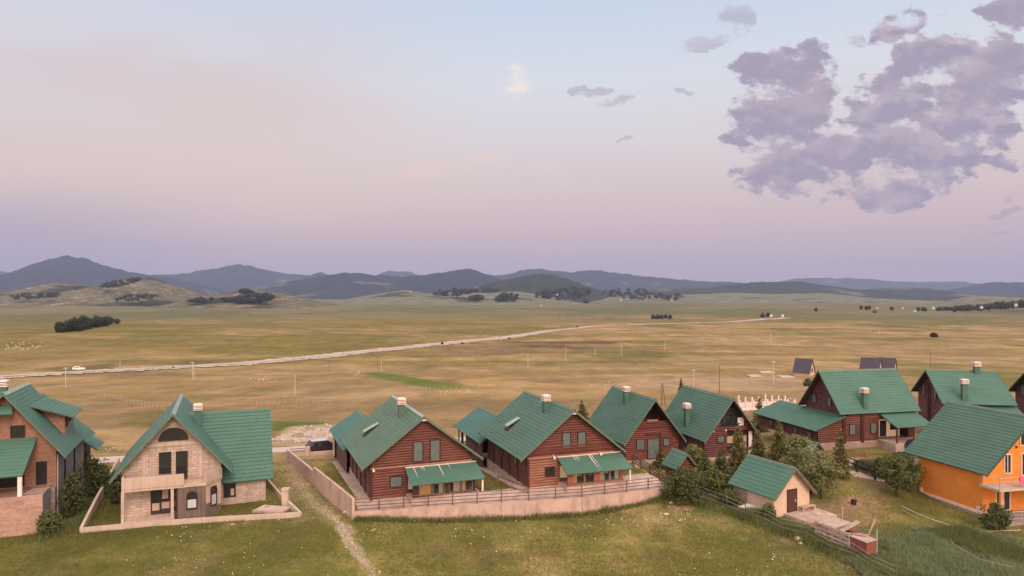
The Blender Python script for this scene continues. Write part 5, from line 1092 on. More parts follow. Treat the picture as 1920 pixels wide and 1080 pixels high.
# ================================================================ vehicles
def suv(root, paint, L_=4.5, w=1.85, h=1.7):
    prof = [(-2.2, .42), (-2.25, .95), (-2.12, 1.12), (-1.85, 1.62), (-1.5, 1.70), (.3, 1.68), (1.05, 1.12), (2.05, .98), (2.22, .75), (2.22, .42)]
    def yin(z): return w / 2 if z < 1.05 else w / 2 - (z - 1.05) * .34
    m = MB(); n = len(prof)
    for i in range(n):
        j = (i + 1) % n; (x0, z0), (x1, z1) = prof[i], prof[j]
        m.face([(x0, -yin(z0), z0), (x0, yin(z0), z0), (x1, yin(z1), z1), (x1, -yin(z1), z1)])
    for s in (-1, 1):
        low = [(x, z) for x, z in prof if z <= 1.13]; pts = [(x, s * yin(z), z) for x, z in low]; up = [(x, s * yin(z), z) for x, z in prof if z >= 1.1]
        m.face(pts[::s]); m.face(up[::s])
    b = m.build('body', paint, root)
    for s in (-1, 1):
        m = MB()
        for x0, x1, x2, x3 in ((-1.72, -.75, -.75, -1.52), (-.66, .1, .1, -.66), (.18, .85, .25, .18)):
            o = .012; z0, z1 = 1.15, 1.56
            m.face([(x0, s * (yin(z0) + o), z0), (x1, s * (yin(z0) + o), z0), (x2, s * (yin(z1) + o), z1), (x3, s * (yin(z1) + o), z1)][::-s])
        m.build('side_window', MA['glass'], b)
        m = MB(); m.sqbar((-1.6, s * .6, 1.74), (.2, s * .6, 1.73), .05, .05); m.build('roof_rail', MA['silver'], b)
    m = MB(); m.face([(-2.11, .72, 1.17), (-2.11, -.72, 1.17), (-1.90, -.62, 1.57), (-1.90, .62, 1.57)]); m.build('rear_window', MA['glass'], b)
    m = MB(); m.face([(1.02, -.72, 1.17), (1.02, .72, 1.17), (.42, .62, 1.60), (.42, -.62, 1.60)]); m.build('windscreen', MA['glass'], b)
    m = MB(); m.box(-1.75, .25, -.66, .66, 1.70, 1.73); m.build('roof_panel', MA['silver'], b)
    for s in (-1, 1): m = MB(); m.box(-2.29, -2.2, s * .78 - .12, s * .78 + .12, .88, 1.12); m.build('tail_light', MA['red'], b)
    m = MB(); m.box(-2.28, -2.24, -.28, .28, .72, .86); m.build('number_plate', MA['white'], b); m = MB(); m.box(-2.32, -2.2, -.85, .85, .4, .6); m.build('bumper', MA['tyre'], b)
    for x in (-1.4, 1.4):
        for s in (-1, 1):
            t = MB(); t.bar((x, s * (w / 2 - .18), .34), (x, s * (w / 2 + .02), .34), .34, n=18); wl = t.build('wheel', MA['tyre'], root); t = MB(); t.bar((x, s * (w / 2 + .0), .34), (x, s * (w / 2 + .035), .34), .2, n=12); t.build('rim', MA['rim'], wl)
cx, cy = -24.2, 88.3; car = empty('parked_car', (cx, cy, float(T(cx, cy)) + .02), 0, 'plum coloured estate car parked behind the left log chalet', 'car'); car.rotation_euler = (0, 0, R(28)); suv(car, MA['paint'])
p = at(148, 696.5); car2 = empty('car', (p[0], p[1], p[2] + .5), 0, 'white car driving on the far road', 'car'); car2.rotation_euler = (0, 0, R(8)); suv(car2, MA['paintw'])

# ================================================================ yard things on the right
# pallet pen with junk
pn = at(1528, 1008); pq = at(1592, 1036); PEN = empty('pallet_pen', (pn[0], pn[1], pn[2]), 0, 'ramshackle pen of grey pallets and a red box, beside the wire fence', 'pen')
ang = math.atan2(pq[1] - pn[1], pq[0] - pn[0]); PEN.rotation_euler = (0, 0, ang); pl = math.hypot(pq[0] - pn[0], pq[1] - pn[1]); PEN.scale = (1, 1.1, 1.3)
m = MB()
for z in (.12, .38, .64, .9): m.box(0, pl, -.03, .03, z, z + .16)
for x in np.linspace(.05, pl - .05, 5): m.box(x - .05, x + .05, .03, .12, -.2, 1.12)
m.build('slatted_side', MA['plank'], PEN)
m = MB()
for z in (.12, .38, .64, .9): m.box(-.03, .03, .1, 1.9, z, z + .16)
m.build('slatted_end', MA['plank'], PEN)
m = MB(); m.hexa([(.1, .1, .98), (pl * .55, .1, 1.0), (pl * .55, 1.8, 1.15), (.1, 1.8, 1.1), (.1, .1, 1.03), (pl * .55, .1, 1.05), (pl * .55, 1.8, 1.2), (.1, 1.8, 1.15)]); m.build('sheet_cover', MA['plank'], PEN)
m = MB(); m.box(pl * .58, pl * .95, 1.1, 1.85, 0, .9); m.build('crate', MA['redpaint'], PEN)
m = MB(); m.box(pl + .05, pl + 1.5, .1, 1.0, -.1, .92); m.hexa([(pl, .05, .92), (pl + 1.55, .05, .92), (pl + 1.55, 1.05, .98), (pl, 1.05, .98), (pl, .05, .97), (pl + 1.55, .05, .97), (pl + 1.55, 1.05, 1.03), (pl, 1.05, 1.03)], 1); m.build('red_box', [MA['redpaint'], MA['plank']], PEN)
m = MB(); m.sqbar((pl * .65, .4, .9), (pl * .8, 1.6, 1.5), .5, .06); m.sqbar((pl * .8, .2, .95), (pl + .9, .8, 1.15), .16, .05); m.sqbar((pl + .3, .9, .1), (pl + .75, 1.7, 2.0), .12, .08); m.build('loose_boards', MA['plank'], PEN)
m = MB(); m.sqbar((pl + 1.5, 1.0, 0), (pl + 1.5, 1.05, 1.6), .08, .08); m.sqbar((pl + 1.2, 1.3, 0), (pl + 1.2, 1.35, 1.4), .07, .07)
for z in (.5, .8, 1.1, 1.35): m.sqbar((pl + 1.2, 1.32, z), (pl + 1.5, 1.02, z), .03, .06)
m.build('ladder_end', MA['steel'], PEN)
m = MB(); m.sqbar((.8, 1.9, 0), (.82, 1.9, 1.9), .08, .08); m.build('stake', MA['plank'], PEN)
# wire fence down the field
FP = [(1305, 936), (1362, 957), (1398, 970), (1434, 983), (1468, 999), (1513, 1011), (1551, 1031), (1600, 1048), (1634, 1070), (1680, 1092)]
fo = at(*FP[0]); WF = empty('wire_fence', fo, 0, 'old wire fence on grey stakes sloping down past the pink shed', 'fence'); prev = None; wm = MB()
for k, q in enumerate(FP):
    p = np.array(at(*q)) - np.array(fo); h = 1.15 + .3 * random.random(); tx, ty = random.uniform(-.08, .08), random.uniform(-.05, .05)
    m = MB(); m.bar(p - [0, 0, .2], p + [tx, ty, h], .042, r2=.036); m.build('post', MA['polewood'], WF)
    if prev is not None:
        for f_ in (.35, .65, .92): wm.bar(prev[0] + [0, 0, prev[1] * f_], p + [0, 0, h * f_], .008, n=3)
    prev = (p, h)
wm.build('wire', MA['steel'], WF)
# white tarpaulin bundle against the shed
p = at(1402, 957); m = MB(); nn = 9
for k in range(nn):
    for j in range(5):
        f = lambda a, b: (p[0] - 1.0 + a * .24, p[1] - .35 + b * .17 - a * .02, p[2] + .10 + .5 * max(0, math.sin(math.pi * b / 5)) * max(.2, math.sin(math.pi * (a + .5) / (nn + 1))) + .08 * math.sin(a * 2.3 + b * 1.7))
        m.face([f(k, j), f(k + 1, j), f(k + 1, j + 1), f(k, j + 1)])
m.box(p[0] - 1.0, p[0] + 1.1, p[1] - .3, p[1] + .4, p[2] - .1, p[2] + .12); tag(m.build('tarpaulin', MA['tarp']), 'crumpled white tarpaulin lying against the long side of the pink shed', 'tarpaulin')
# satellite dish
p = at(1712, 872); sdh = empty('satellite_dish', p, 0, 'big dark satellite dish beside the porch of the largest log house', 'dish'); m = MB(); m.bar((0, 0, -.2), (0, 0, 1.6), .06); m.build('mast', MA['steel'], sdh)
m = MB(); nrm = np.array([-.35, -.85, .40]); nrm /= np.linalg.norm(nrm); u = np.cross(nrm, [0, 0, 1.]); u /= np.linalg.norm(u); v = np.cross(u, nrm); ce = np.array([0, -.1, 1.95])
rg = [[ce + .95 * rr * (math.cos(a) * u + math.sin(a) * v) + nrm * (.28 * rr * rr) for a in np.linspace(0, 2 * math.pi, 25)] for rr in np.linspace(.0001, 1, 6)]
for a_, b_ in zip(rg[:-1], rg[1:]):
    for k in range(24): m.face([a_[k], b_[k], b_[k + 1], a_[k + 1]])
m.build('reflector', MA['dish'], sdh, True); m = MB(); m.bar(ce - v * .9 + nrm * .28, ce + nrm * .95, .03); m.bar(ce + nrm * .9, ce + nrm * 1.08, .08); m.build('receiver', MA['white'], sdh)
# red picnic table
p = at(1627, 873); pt = empty('picnic_table', p, 0, 'orange red wooden picnic table on the paved yard', 'table'); pt.rotation_euler = (0, 0, R(25))
m = MB(); m.box(-.9, .9, -.4, .4, .70, .77); m.build('tabletop', MA['redpaint'], pt)
for s in (-1, 1): m = MB(); m.box(-.9, .9, s * .75 - .15, s * .75 + .15, .42, .47); m.build('seat', MA['redpaint'], pt); m = MB(); m.sqbar((s * .7, -.8, 0), (s * .7, -.3, .7), .09, .06); m.sqbar((s * .7, .8, 0), (s * .7, .3, .7), .09, .06); m.box(s * .7 - .04, s * .7 + .04, -.85, .85, .36, .42); m.build('leg', MA['redpaint'], pt)
m = MB(); m.sqbar((-.9, .95, .45), (-.9, 1.05, 1.2), .06, .06); m.sqbar((.9, .95, .45), (.9, 1.05, 1.2), .06, .06); m.sqbar((-.95, 1.02, 1.05), (.95, 1.02, 1.05), .04, .2); m.build('backrest', MA['redpaint'], pt)
# garden hose
hp = [(1690, 950), (1745, 975), (1800, 992), (1850, 998), (1915, 996)]; m = MB(); hw = lerp_poly(np.array([G(*q)[:2] for q in hp]), 40)
for a, b in zip(hw[:-1], hw[1:]): m.bar((a[0], a[1], float(T(*a)) + .1), (b[0], b[1], float(T(*b)) + .1), .022, n=4)
tag(m.build('garden_hose', MA['cap']), 'pale garden hose lying on the grass by the orange house', 'hose')
hp = [(1690, 960), (1730, 985), (1755, 1000), (1775, 1010), (1790, 1030), (1840, 1058), (1900, 1072)]; m = MB(); hw = lerp_poly(np.array([G(*q)[:2] for q in hp]), 50)
for a, b in zip(hw[:-1], hw[1:]): m.bar((a[0], a[1], float(T(*a)) + .32), (b[0], b[1], float(T(*b)) + .32), .022, n=4)
tag(m.build('garden_hose', MA['plank']), 'long grey hose trailing across the dark vegetable plot', 'hose')
p = at(1600, 946); m = MB(); m.bar((p[0], p[1], p[2]), (p[0] + .05, p[1], p[2] + .45), .22, r2=.26, n=14); tag(m.build('bucket', MA['tyre']), 'small black bucket on the bare dirt patch', 'bucket')

# ================================================================ out on the plain
def utility_pole(px, py, top, mat, label, arm=True, twin=False):
    p = at(px, py); h = (py - top) * p[1] / F_PX; r = max(.11, .00035 * p[1]); o = empty('utility_pole', p, 0, label, 'pole', 'utility poles on the plain')
    m = MB(); m.bar((0, 0, -.3), (0, 0, h), r, r2=r * .7)
    if twin: m.bar((.9, .1, -.3), (.15, 0, h * .93), r, r2=r * .7)
    m.build('shaft', mat, o)
    if arm: m = MB(); m.sqbar((-.8, 0, h * .94), (.8, 0, h * .94), r * 1.2, r * 1.3); m.build('crossarm', mat, o)
W_, P_2 = MA['polewood'], MA['polepale']
for a in [(1349, 738, 686, W_, 'tallest dark wooden pole, just right of the second steep roof', False), (1241, 762, 717, W_, 'dark pole rising between the two steep roofed houses', False, True), (1301, 730, 692, P_2, 'thin pole above the roof of the plum log house', True),
          (1745, 690, 658, W_, 'dark pole above the roof of the log house behind the orange house', False), (1450, 720, 676, P_2, 'thin pale pole left of the small violet roofed house', True), (361, 712, 678, P_2, 'double pale pole beside the far road above the concrete house', True, True),
          (123, 728, 688, P_2, 'pale pole above the brick house at left', True), (225, 690, 676, P_2, 'short pale pole on the near verge of the far road', False), (715, 697, 675, P_2, 'pale pole at the tip of the green field strip', False), (708, 690, 669, W_, 'dark pole just left of the pale pole by the green field strip', True),
          (990, 687, 662, P_2, 'pale pole in the middle of the plain, below the ploughed strips', False), (1061, 676, 648, P_2, 'faint pole below the ploughed strips', False), (1116, 668, 652, P_2, 'pale pole right of the ploughed strips', False), (1165, 668, 648, P_2, 'pale pole with crossarm right of the ploughed strips', True),
          (1208, 664, 645, W_, 'dark pole far right of the ploughed strips', False), (1247, 656, 638, P_2, 'small pale pole under the right end of the far road', False), (923, 686, 671, W_, 'small dark pole below the bend of the far road', False), (1445, 640, 625, P_2, 'small pale pole in the empty right half of the plain', False),
          (553, 742, 702, P_2, 'faint pale pole in the field left of the log chalets', False), (1648, 628, 614, P_2, 'tiny pale pole left of the lone round bush', False), (617, 697, 676, W_, 'dark pole in the field below the far road', True)]:
    utility_pole(*a)
def field_fence(pts, n, label, h=1.15, mat='plank'):
    P = lerp_poly(np.array([G(*q)[:2] for q in pts]), n); o0 = (P[0, 0], P[0, 1], float(T(*P[0]))); o = empty('field_fence', o0, 0, label, 'fence', 'post fences in the fields'); w = MB(); pv = None; proto = None
    for k in range(n):
        c = np.array([P[k, 0] - o0[0], P[k, 1] - o0[1], float(T(*P[k])) - o0[2]])
        if proto is None: m = MB(); m.bar((0, 0, -.2), (0, 0, h), .075, r2=.06, n=5); q = proto = m.build('post', MA[mat], o)
        else: q = proto.copy(); COL.objects.link(q); q.parent = o
        q.location = c; q.rotation_euler = (random.uniform(-.06, .06), random.uniform(-.06, .06), k)
        if pv is not None: w.bar(pv + [0, 0, h * .8], c + [0, 0, h * .8], .012, n=3); w.bar(pv + [0, 0, h * .4], c + [0, 0, h * .4], .012, n=3)
        pv = c
    w.build('wire', MA['steel'], o)
field_fence([(125, 728), (180, 740), (240, 755), (310, 770)], 34, 'line of fence posts crossing the meadow behind the brick house')
field_fence([(470, 760), (560, 756), (650, 752), (770, 738)], 40, 'row of fence posts across the hay meadow behind the left log chalet')
field_fence([(770, 738), (830, 733), (960, 728), (1038, 722)], 30, 'fence posts along the edge of the pale field between the log chalets')
field_fence([(1250, 718), (1380, 708), (1480, 700), (1500, 706)], 26, 'fence posts near the small violet roofed house')
field_fence([(1790, 685), (1830, 680), (1880, 676), (1935, 672)], 16, 'fence posts on the slope above the far right roofs')
# unfinished foundation with white columns
p = at(1440, 768); UF = empty('unfinished_foundation', p, 0, 'unfinished house foundation with rows of white concrete columns', 'building site'); UF.rotation_euler = (0, 0, R(14))
m = MB(); m.box(-7, 8, -.4, .0, -.8, .6); m.box(-7, 8, 5, 5.4, -.8, .7); m.box(-7, -6.6, 0, 5, -.8, .6); m.box(7.6, 8, 0, 5, -.8, .6); m.box(.4, .8, 0, 5, -.8, .55); m.build('footing', MA['cap'], UF)
cp = None
for y, z0 in ((-.2, .6), (5.2, .7)):
    for k in range(10):
        x = -6.8 + k * 1.62
        if cp is None: m = MB(); m.box(-.14, .14, -.14, .14, 0, 1.5); q = cp = m.build('column', MA['cap'], UF)
        else: q = cp.copy(); COL.objects.link(q); q.parent = UF
        q.location = (x, y, z0); q.scale = (1, 1, random.uniform(.75, 1.1))
# violet roofed cabins
def cabin(px, py, label, yaw=-50, L_=6.4, sc=1.):
    p = at(px, py); r = empty('cabin', p, R(yaw), label, 'cabin', 'violet roofed cabins on the plain'); r.scale = (sc, sc, sc); W, zr, dl = 3.4, 6.2, 5.2; s = dl / W
    gable_roof(r, W, L_, zr, dl, MA['roof_dark'], edge='edge_dark', ridge=False); t_ = zr - .17; fw = 2.9; pp = [(-fw, -.3), (fw, -.3), (fw, t_ - s * fw), (0, t_), (-fw, t_ - s * fw)]
    m = MB(); fpoly(m, FRONT(.3), pp, -.2, 0); fpoly(m, BACK(L_ - .4), [(-u, z) for u, z in pp][::-1], -.2, 0); m.box(-fw, -fw + .2, .5, L_ - .6, -.3, t_ - s * fw); m.box(fw - .2, fw, .5, L_ - .6, -.3, t_ - s * fw); m.build('wall', MA['hut'], r)
    window(r, FRONT(.3), -.6, .6, 1.2, 2.6, 'glass', 1); return r
cabin(1524, 704, 'lone small cabin with a steep violet roof and pink gable'); cabin(1652, 702, 'left violet roofed cabin of the joined pair behind the largest log house', L_=7); cabin(1680, 702, 'right violet roofed cabin of the joined pair behind the largest log house', L_=6.)
for (px, py, w, lb) in ((1438, 699, 26, 'pale concrete slab left of the lone violet roofed cabin, the upper of three'), (1415, 706, 24, 'pale concrete slab farthest left of the lone violet roofed cabin'), (1475, 708, 26, 'pale concrete slab nearest to the lone violet roofed cabin')):
    p = at(px, py); hw = w * p[1] / F_PX / 2; m = MB(); m.prism([(p[0] - hw, p[1] - 2.5), (p[0] + hw, p[1] - 2.0), (p[0] + hw * .9, p[1] + 4), (p[0] - hw * .8, p[1] + 3.5)], p[2] - .5, p[2] + .35); tag(m.build('foundation_slab', MA['conc2']), lb, 'slab', 'pale concrete slabs in the field')
# village houses at the edge of the plain
vh = None
def vhouse(px, py, D, sc, rot, roof, label):
    r = empty('village_house', ((px - CX) / F_PX * D, D, EYE - (py - CY) / F_PX * D), R(rot), label, 'house', 'tiny houses at the far edge of the plain'); sc *= .55; r.scale = (sc, sc, sc)
    m = MB(); p = [(-4, -4), (4, -4), (4, 3.2), (0, 6), (-4, 3.2)]; fpoly(m, FRONT(-4.5), p, -9, 0); m.build('wall', MA['village'], r)
    m = MB(); slab(m, (-4.6, -5, 3.1), (-4.6, 5, 3.1), (0, 5, 6.3), (0, -5, 6.3), .2, 0, 3); slab(m, (4.6, -5, 3.1), (4.6, 5, 3.1), (0, 5, 6.3), (0, -5, 6.3), .2, 0, 3); m.build('roof', [MA[roof]] * 3, r)
for a in [(1164, 563, 2900, 1.5, 20, 'redroof', 'far white house below the dark hill in the middle of the photo'), (1045, 552.5, 2780, 1.2, 40, 'redroof', 'far white house on the left slope of the dark hill'), (1092, 549.5, 3730, 1.4, 10, 'village', 'far white house at the right foot of the dark hill'),
          (1035, 546, 3800, 1.3, 60, 'redroof', 'far white house in the trees on the dark hill'), (1260, 563, 2900, 1.2, 0, 'village', 'far white house standing alone right of the dark hill'), (1693, 578, 1450, .7, 30, 'village', 'far white house left of the tree line at right'),
          (1715, 583, 1250, .8, -30, 'redroof', 'far white house at the left end of the tree line'), (1750, 578, 1400, .9, 15, 'village', 'far white house in front of the tree line at right'), (1840, 577, 1350, .9, 70, 'village', 'far white house under the tree line near the right edge'),
          (1905, 572, 1400, 1.2, 30, 'redroof', 'largest far white house at the right edge of the photo'), (1645, 578, 1500, .7, 50, 'village', 'tiny far white house well left of the tree line'), (1446, 592, 1080, .9, 20, 'redroof', 'small farmhouse where the far road ends'),
          (1467, 593, 1080, .7, 80, 'village', 'white shed beside the farmhouse where the far road ends'), (770, 547, 3300, 1.2, 20, 'village', 'far white house on the pasture left of the dark hill'), (1015, 573, 2000, .8, 30, 'village', 'tiny white house low on the plain below the dark hill')]:
    vhouse(*a)
# ================================================================ trees and shrubs
def quads(c, nrm_r, size, asp=1.0):
    """random oriented quads at centres c"""
    n = len(c); a = rng.normal(size=(n, 3)); a /= np.linalg.norm(a, axis=1)[:, None]; a = a * .75 + nrm_r; a /= np.linalg.norm(a, axis=1)[:, None] + 1e-9
    t = rng.normal(size=(n, 3)); u = np.cross(a, t); u /= np.linalg.norm(u, axis=1)[:, None]; v = np.cross(a, u); s = size * rng.uniform(.6, 1.3, n)
    u = u * s[:, None] * asp; v = v * s[:, None]
    return np.stack([c - u * .5 - v, c + u * .5 - v * .2, c + u * .15 + v, c - u * .5 + v * .3], 1).reshape(-1, 3)
def leaf_mesh(name, c, nr, size, rnd, mat, parent, asp=1.):
    v = quads(c, nr, size, asp); return raw_mesh(name, v, 4, np.arange(len(v)), mat, parent, attr=rnd)
def trunk_mesh(h, r, parent, limbs=0, spread=.5, name='trunk'):
    m = MB(); pts = [np.array([0, 0, -.2])]; k = 4
    for i in range(1, k + 1): pts.append(np.array([random.uniform(-.04, .04) * h, random.uniform(-.04, .04) * h, h * i / k]))
    for i in range(k): m.bar(pts[i], pts[i + 1], r * (1 - .8 * i / k), r2=r * (1 - .8 * (i + 1) / k), n=7)
    for q in range(limbs):
        i = random.randint(1, k - 1); a = random.uniform(0, 6.28); e = pts[i] + np.array([math.cos(a) * spread, math.sin(a) * spread, h * random.uniform(.15, .4)]); m.bar(pts[i], e, r * .4, r2=r * .1, n=5)
    return m.build(name, MA['bark'], parent)
def conifer(name, loc, h, rad, mat, label, cat='tree', group=None, dens=1., base=.06):
    r = empty(name, loc, random.uniform(0, 6), label, cat, group); trunk_mesh(h * .93, .035 * h * .6, r)
    C = []; RN = []; NR = []
    tiers = int(h / .26)
    for k in range(tiers):
        t = base + (1 - base) * (k + random.random() * .6) / tiers; z = h * t; rr = rad * (1 - t) ** .85 * random.uniform(.8, 1.12) + .05
        nb = max(4, int(13 * (1 - t) + 4))
        for b in range(nb):
            a = 2 * math.pi * (b + random.random()) / nb; L_ = rr * random.uniform(.72, 1.15); n = max(3, int(L_ * 16 * dens))
            s = rng.uniform(.12, 1, n) ** .8; jit = rng.normal(size=(n, 3)) * .055 * (1 + L_ * .3)
            x = math.cos(a) * L_ * s; y = math.sin(a) * L_ * s; zz = z - .28 * L_ * s ** 1.6 + .10 * L_ * s ** 3
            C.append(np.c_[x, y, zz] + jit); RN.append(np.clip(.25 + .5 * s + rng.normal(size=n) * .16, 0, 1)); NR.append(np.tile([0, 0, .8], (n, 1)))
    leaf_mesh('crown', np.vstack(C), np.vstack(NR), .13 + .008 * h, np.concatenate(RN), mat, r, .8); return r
def leafy(name, loc, w, h, mat, label, cat='shrub', group=None, z0=.1, trunk=0., n_cl=34, leaf=.13, per=75, depth=None, dens=1.):
    r = empty(name, loc, 0, label, cat, group); C = []; RN = []; NR = []; d = depth or w
    if trunk: trunk_mesh(h * .8, .05 * h ** .6, r, 5, w * .3)
    else:
        m = MB()
        for k in range(6): a = random.uniform(0, 6.28); m.bar((0, 0, -.1), (math.cos(a) * w * .28, math.sin(a) * d * .28, h * .6), .035, r2=.012, n=5)
        m.build('stem', MA['bark'], r)
    for k in range(n_cl):
        a = random.uniform(0, 6.28); q = random.random() ** .5; zz = random.random()
        prof = math.sin(math.pi * min(1, .22 + .78 * zz)) ** .7
        c = np.array([math.cos(a) * w * .42 * q * prof, math.sin(a) * d * .42 * q * prof, z0 + trunk + (h - z0 - trunk) * (.08 + .86 * zz)]); cr = w * random.uniform(.11, .20) * (1.15 - .3 * zz)
        n = int(per * dens * random.uniform(.6, 1.3)); p = rng.normal(size=(n, 3)); p /= np.linalg.norm(p, axis=1)[:, None]; p *= (rng.random((n, 1)) ** .4) * cr; p[:, 2] *= .8
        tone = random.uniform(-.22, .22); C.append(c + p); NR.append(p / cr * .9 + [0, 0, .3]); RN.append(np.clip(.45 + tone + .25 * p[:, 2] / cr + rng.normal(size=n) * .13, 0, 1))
    # loose sprigs for an uneven outline
    n = int(n_cl * per * .10); p = rng.normal(size=(n, 3)); p /= np.linalg.norm(p, axis=1)[:, None]; q = p * rng.uniform(.85, 1.12, (n, 1)); c = np.c_[q[:, 0] * w * .5, q[:, 1] * d * .5, z0 + trunk + (h - z0 - trunk) * (.5 + .5 * q[:, 2])]
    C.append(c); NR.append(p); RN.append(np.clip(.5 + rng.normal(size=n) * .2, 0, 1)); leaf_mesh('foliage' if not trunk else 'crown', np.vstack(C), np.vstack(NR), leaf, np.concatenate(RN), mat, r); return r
def wpx(px_w, Y): return px_w * Y / F_PX
def tree_px(kind, px, py, wpx_, hpx, mat, label, name=None, **k):
    p = at(px, py); w = wpx(wpx_, p[1]); h = wpx(hpx, p[1])
    if kind == 'c': return conifer(name or 'conifer_tree', p, h, w / 2, MA[mat], label, **k)
    return leafy(name or ('tree' if k.get('trunk') else 'shrub'), p, w, h, MA[mat], label, 'tree' if k.get('trunk') else 'shrub', **k)
GC = 'small conifers among the houses'
tree_px('c', 1091, 806, 44, 56, 'leaf_pine', 'dark conifer peeking up between the deep green chalet roof and the first steep roof')
tree_px('c', 1385, 893, 64, 100, 'leaf_spruce_y', 'olive conifer standing in front of the open door of the plum log house', group=GC)
tree_px('c', 1352, 902, 54, 66, 'leaf_pine', 'dark conifer left of the olive conifer by the plum log house', group=GC)
tree_px('c', 1322, 908, 56, 66, 'leaf_pine', 'dark conifer right of the tiny red shed', group=GC)
tree_px('c', 1239, 878, 42, 40, 'leaf_pine', 'low dark conifer in front of the grey double door', group=GC)
tree_px('c', 1461, 872, 62, 84, 'leaf_spruce_y', 'broad olive conifer right of the plum log house', group=GC)
tree_px('c', 1420, 862, 44, 60, 'leaf_spruce_y', 'slim conifer close to the right corner of the plum log house', group=GC)
tree_px('c', 1424, 810, 40, 66, 'leaf_spruce_y', 'conifer behind the plum log house and left of the lean-to', group=GC)
tree_px('c', 1575, 895, 46, 92, 'leaf_spruce_y', 'tall thin conifer left of the black rail fence', group=GC)
tree_px('c', 1277, 742, 16, 34, 'leaf_pine', 'small far conifer above the ridge of the plum log house')
tree_px('s', 1284, 940, 84, 62, 'leaf_bush_dark', 'big dark bush at the right end of the retaining wall', per=110)
tree_px('s', 1345, 928, 62, 46, 'leaf_bush', 'bright green bush right of the big dark bush')
tree_px('s', 1318, 925, 40, 40, 'leaf_bush_dark', 'dark bush between the tiny red shed and the pink shed')
tree_px('s', 1372, 922, 40, 40, 'leaf_bush_dark', 'dark bush behind the left end of the pink shed roof')
tree_px('s', 1300, 868, 40, 34, 'leaf_light', 'pale tall weeds behind the tiny red shed', name='weed_clump')
tree_px('s', 1497, 893, 76, 76, 'leaf_light', 'pale leafy tree right behind the pink shed, covering the tiny pale roofed shed', trunk=.35, n_cl=40, per=85)
tree_px('s', 1540, 936, 80, 88, 'leaf_light', 'yellow green leafy tree right of the pink shed', trunk=.8, n_cl=44, per=85)
tree_px('s', 1508, 925, 44, 44, 'leaf_bush_dark', 'dark bush under the pale leafy tree behind the pink shed')
tree_px('s', 1683, 932, 70, 76, 'leaf_bush', 'round green tree left of the orange house', trunk=.7, n_cl=40, per=95)
tree_px('s', 1706, 922, 48, 64, 'leaf_bush_dark', 'dark tree tucked against the orange house', trunk=.6)
tree_px('s', 1649, 893, 52, 32, 'leaf_bush_dark', 'low dark bush at the right end of the black rail fence')
tree_px('s', 1690, 884, 60, 34, 'leaf_bush', 'spreading bush behind the round green tree')
tree_px('s', 1620, 878, 40, 12, 'leaf_bush', 'low flower bed bush behind the picnic table')
tree_px('s', 1866, 994, 54, 50, 'leaf_bush_dark', 'dark bush at the front corner of the orange house')
tree_px('s', 1440, 975, 26, 30, 'leaf_bush', 'small bush at the near corner of the pink shed')
tree_px('s', 1366, 950, 34, 32, 'leaf_bush_dark', 'scruffy bush at the left end of the pink shed')
tree_px('s', 176, 932, 66, 72, 'leaf_bush_dark', 'large dark bush between the brick house and the concrete house', per=95)
tree_px('s', 150, 905, 46, 62, 'leaf_bush', 'tall bush against the far grey wall of the brick house')
tree_px('s', 136, 972, 44, 86, 'leaf_bush_dark', 'tall dark bush against the grey side wall of the brick house', n_cl=44)
tree_px('s', 92, 1004, 40, 48, 'leaf_bush', 'bright bush at the corner of the pale brick plinth')
tree_px('s', 216, 945, 30, 62, 'leaf_bush_dark', 'narrow bush left of the concrete house, inside its wall')
tree_px('s', 87, 914, 18, 20, 'leaf_bush', 'weeds growing on the brick terrace', name='weed_clump')
tree_px('s', 1515, 724, 18, 14, 'leaf_bush_dark', 'small round bush on the plain left of the largest roof')
tree_px('s', 1751, 632, 13, 8, 'leaf_far', 'lone round bush far out on the right of the plain', leaf=.5)
for px, py, w, h, lb in ((325, 691, 5, 5, 'dark roadside bush on the left stretch of the far road'), (829, 646, 6, 7, 'tallest dark roadside bush, near the middle of the far road'), (867, 645, 5, 4, 'dark roadside bush right of the tallest one'), (955, 636, 5, 4, 'dark roadside bush at the bend of the far road'),
                          (1082, 614, 6, 4, 'dark roadside bush where the far road turns pale')):
    tree_px('s', px, py, w * .75, h * .7, 'leaf_far', lb, leaf=.22, group='dark bushes along the far road')
# far woods: one mass each
def wood(name, spots, mat, label_unused, size, per=160):
    C = []; RN = []; NR = []
    for x, y, z, w, h in spots:
        n = per; p = rng.normal(size=(n, 3)); p /= np.linalg.norm(p, axis=1)[:, None]; p *= rng.random((n, 1)) ** .35
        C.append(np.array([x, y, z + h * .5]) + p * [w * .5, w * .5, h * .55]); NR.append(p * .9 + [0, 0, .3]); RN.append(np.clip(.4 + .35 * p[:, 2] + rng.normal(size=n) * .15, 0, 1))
    v = quads(np.vstack(C), np.vstack(NR), size); return tag(raw_mesh(name, v, 4, np.arange(len(v)), MA[mat], attr=np.concatenate(RN)), kind='stuff')
sp = []
for k in range(70):
    u = random.random(); p = G(96 + 108 * u, 626 - 17 * u - random.uniform(-1.5, 1.5) - 3 * random.random()); h = random.uniform(7, 13) * (.65 + .5 * math.sin(math.pi * (.12 + .8 * u))); sp.append((p[0], p[1] + random.uniform(0, 22), p[2] - .5, random.uniform(6, 11), h))
wood('woods', sp, 'leaf_far', '', .9, 260)
sp = []
for k in range(190):
    u = random.random() ** .8; px = 1755 + 210 * u; D = 1500 + random.uniform(0, 260); py = 583 - 12 * u ** 1.1 - random.uniform(0, 9) * u; z = EYE - (py - CY) / F_PX * D; sp.append(((px - CX) / F_PX * D, D, z - 5, random.uniform(9, 17), random.uniform(9, 15)))
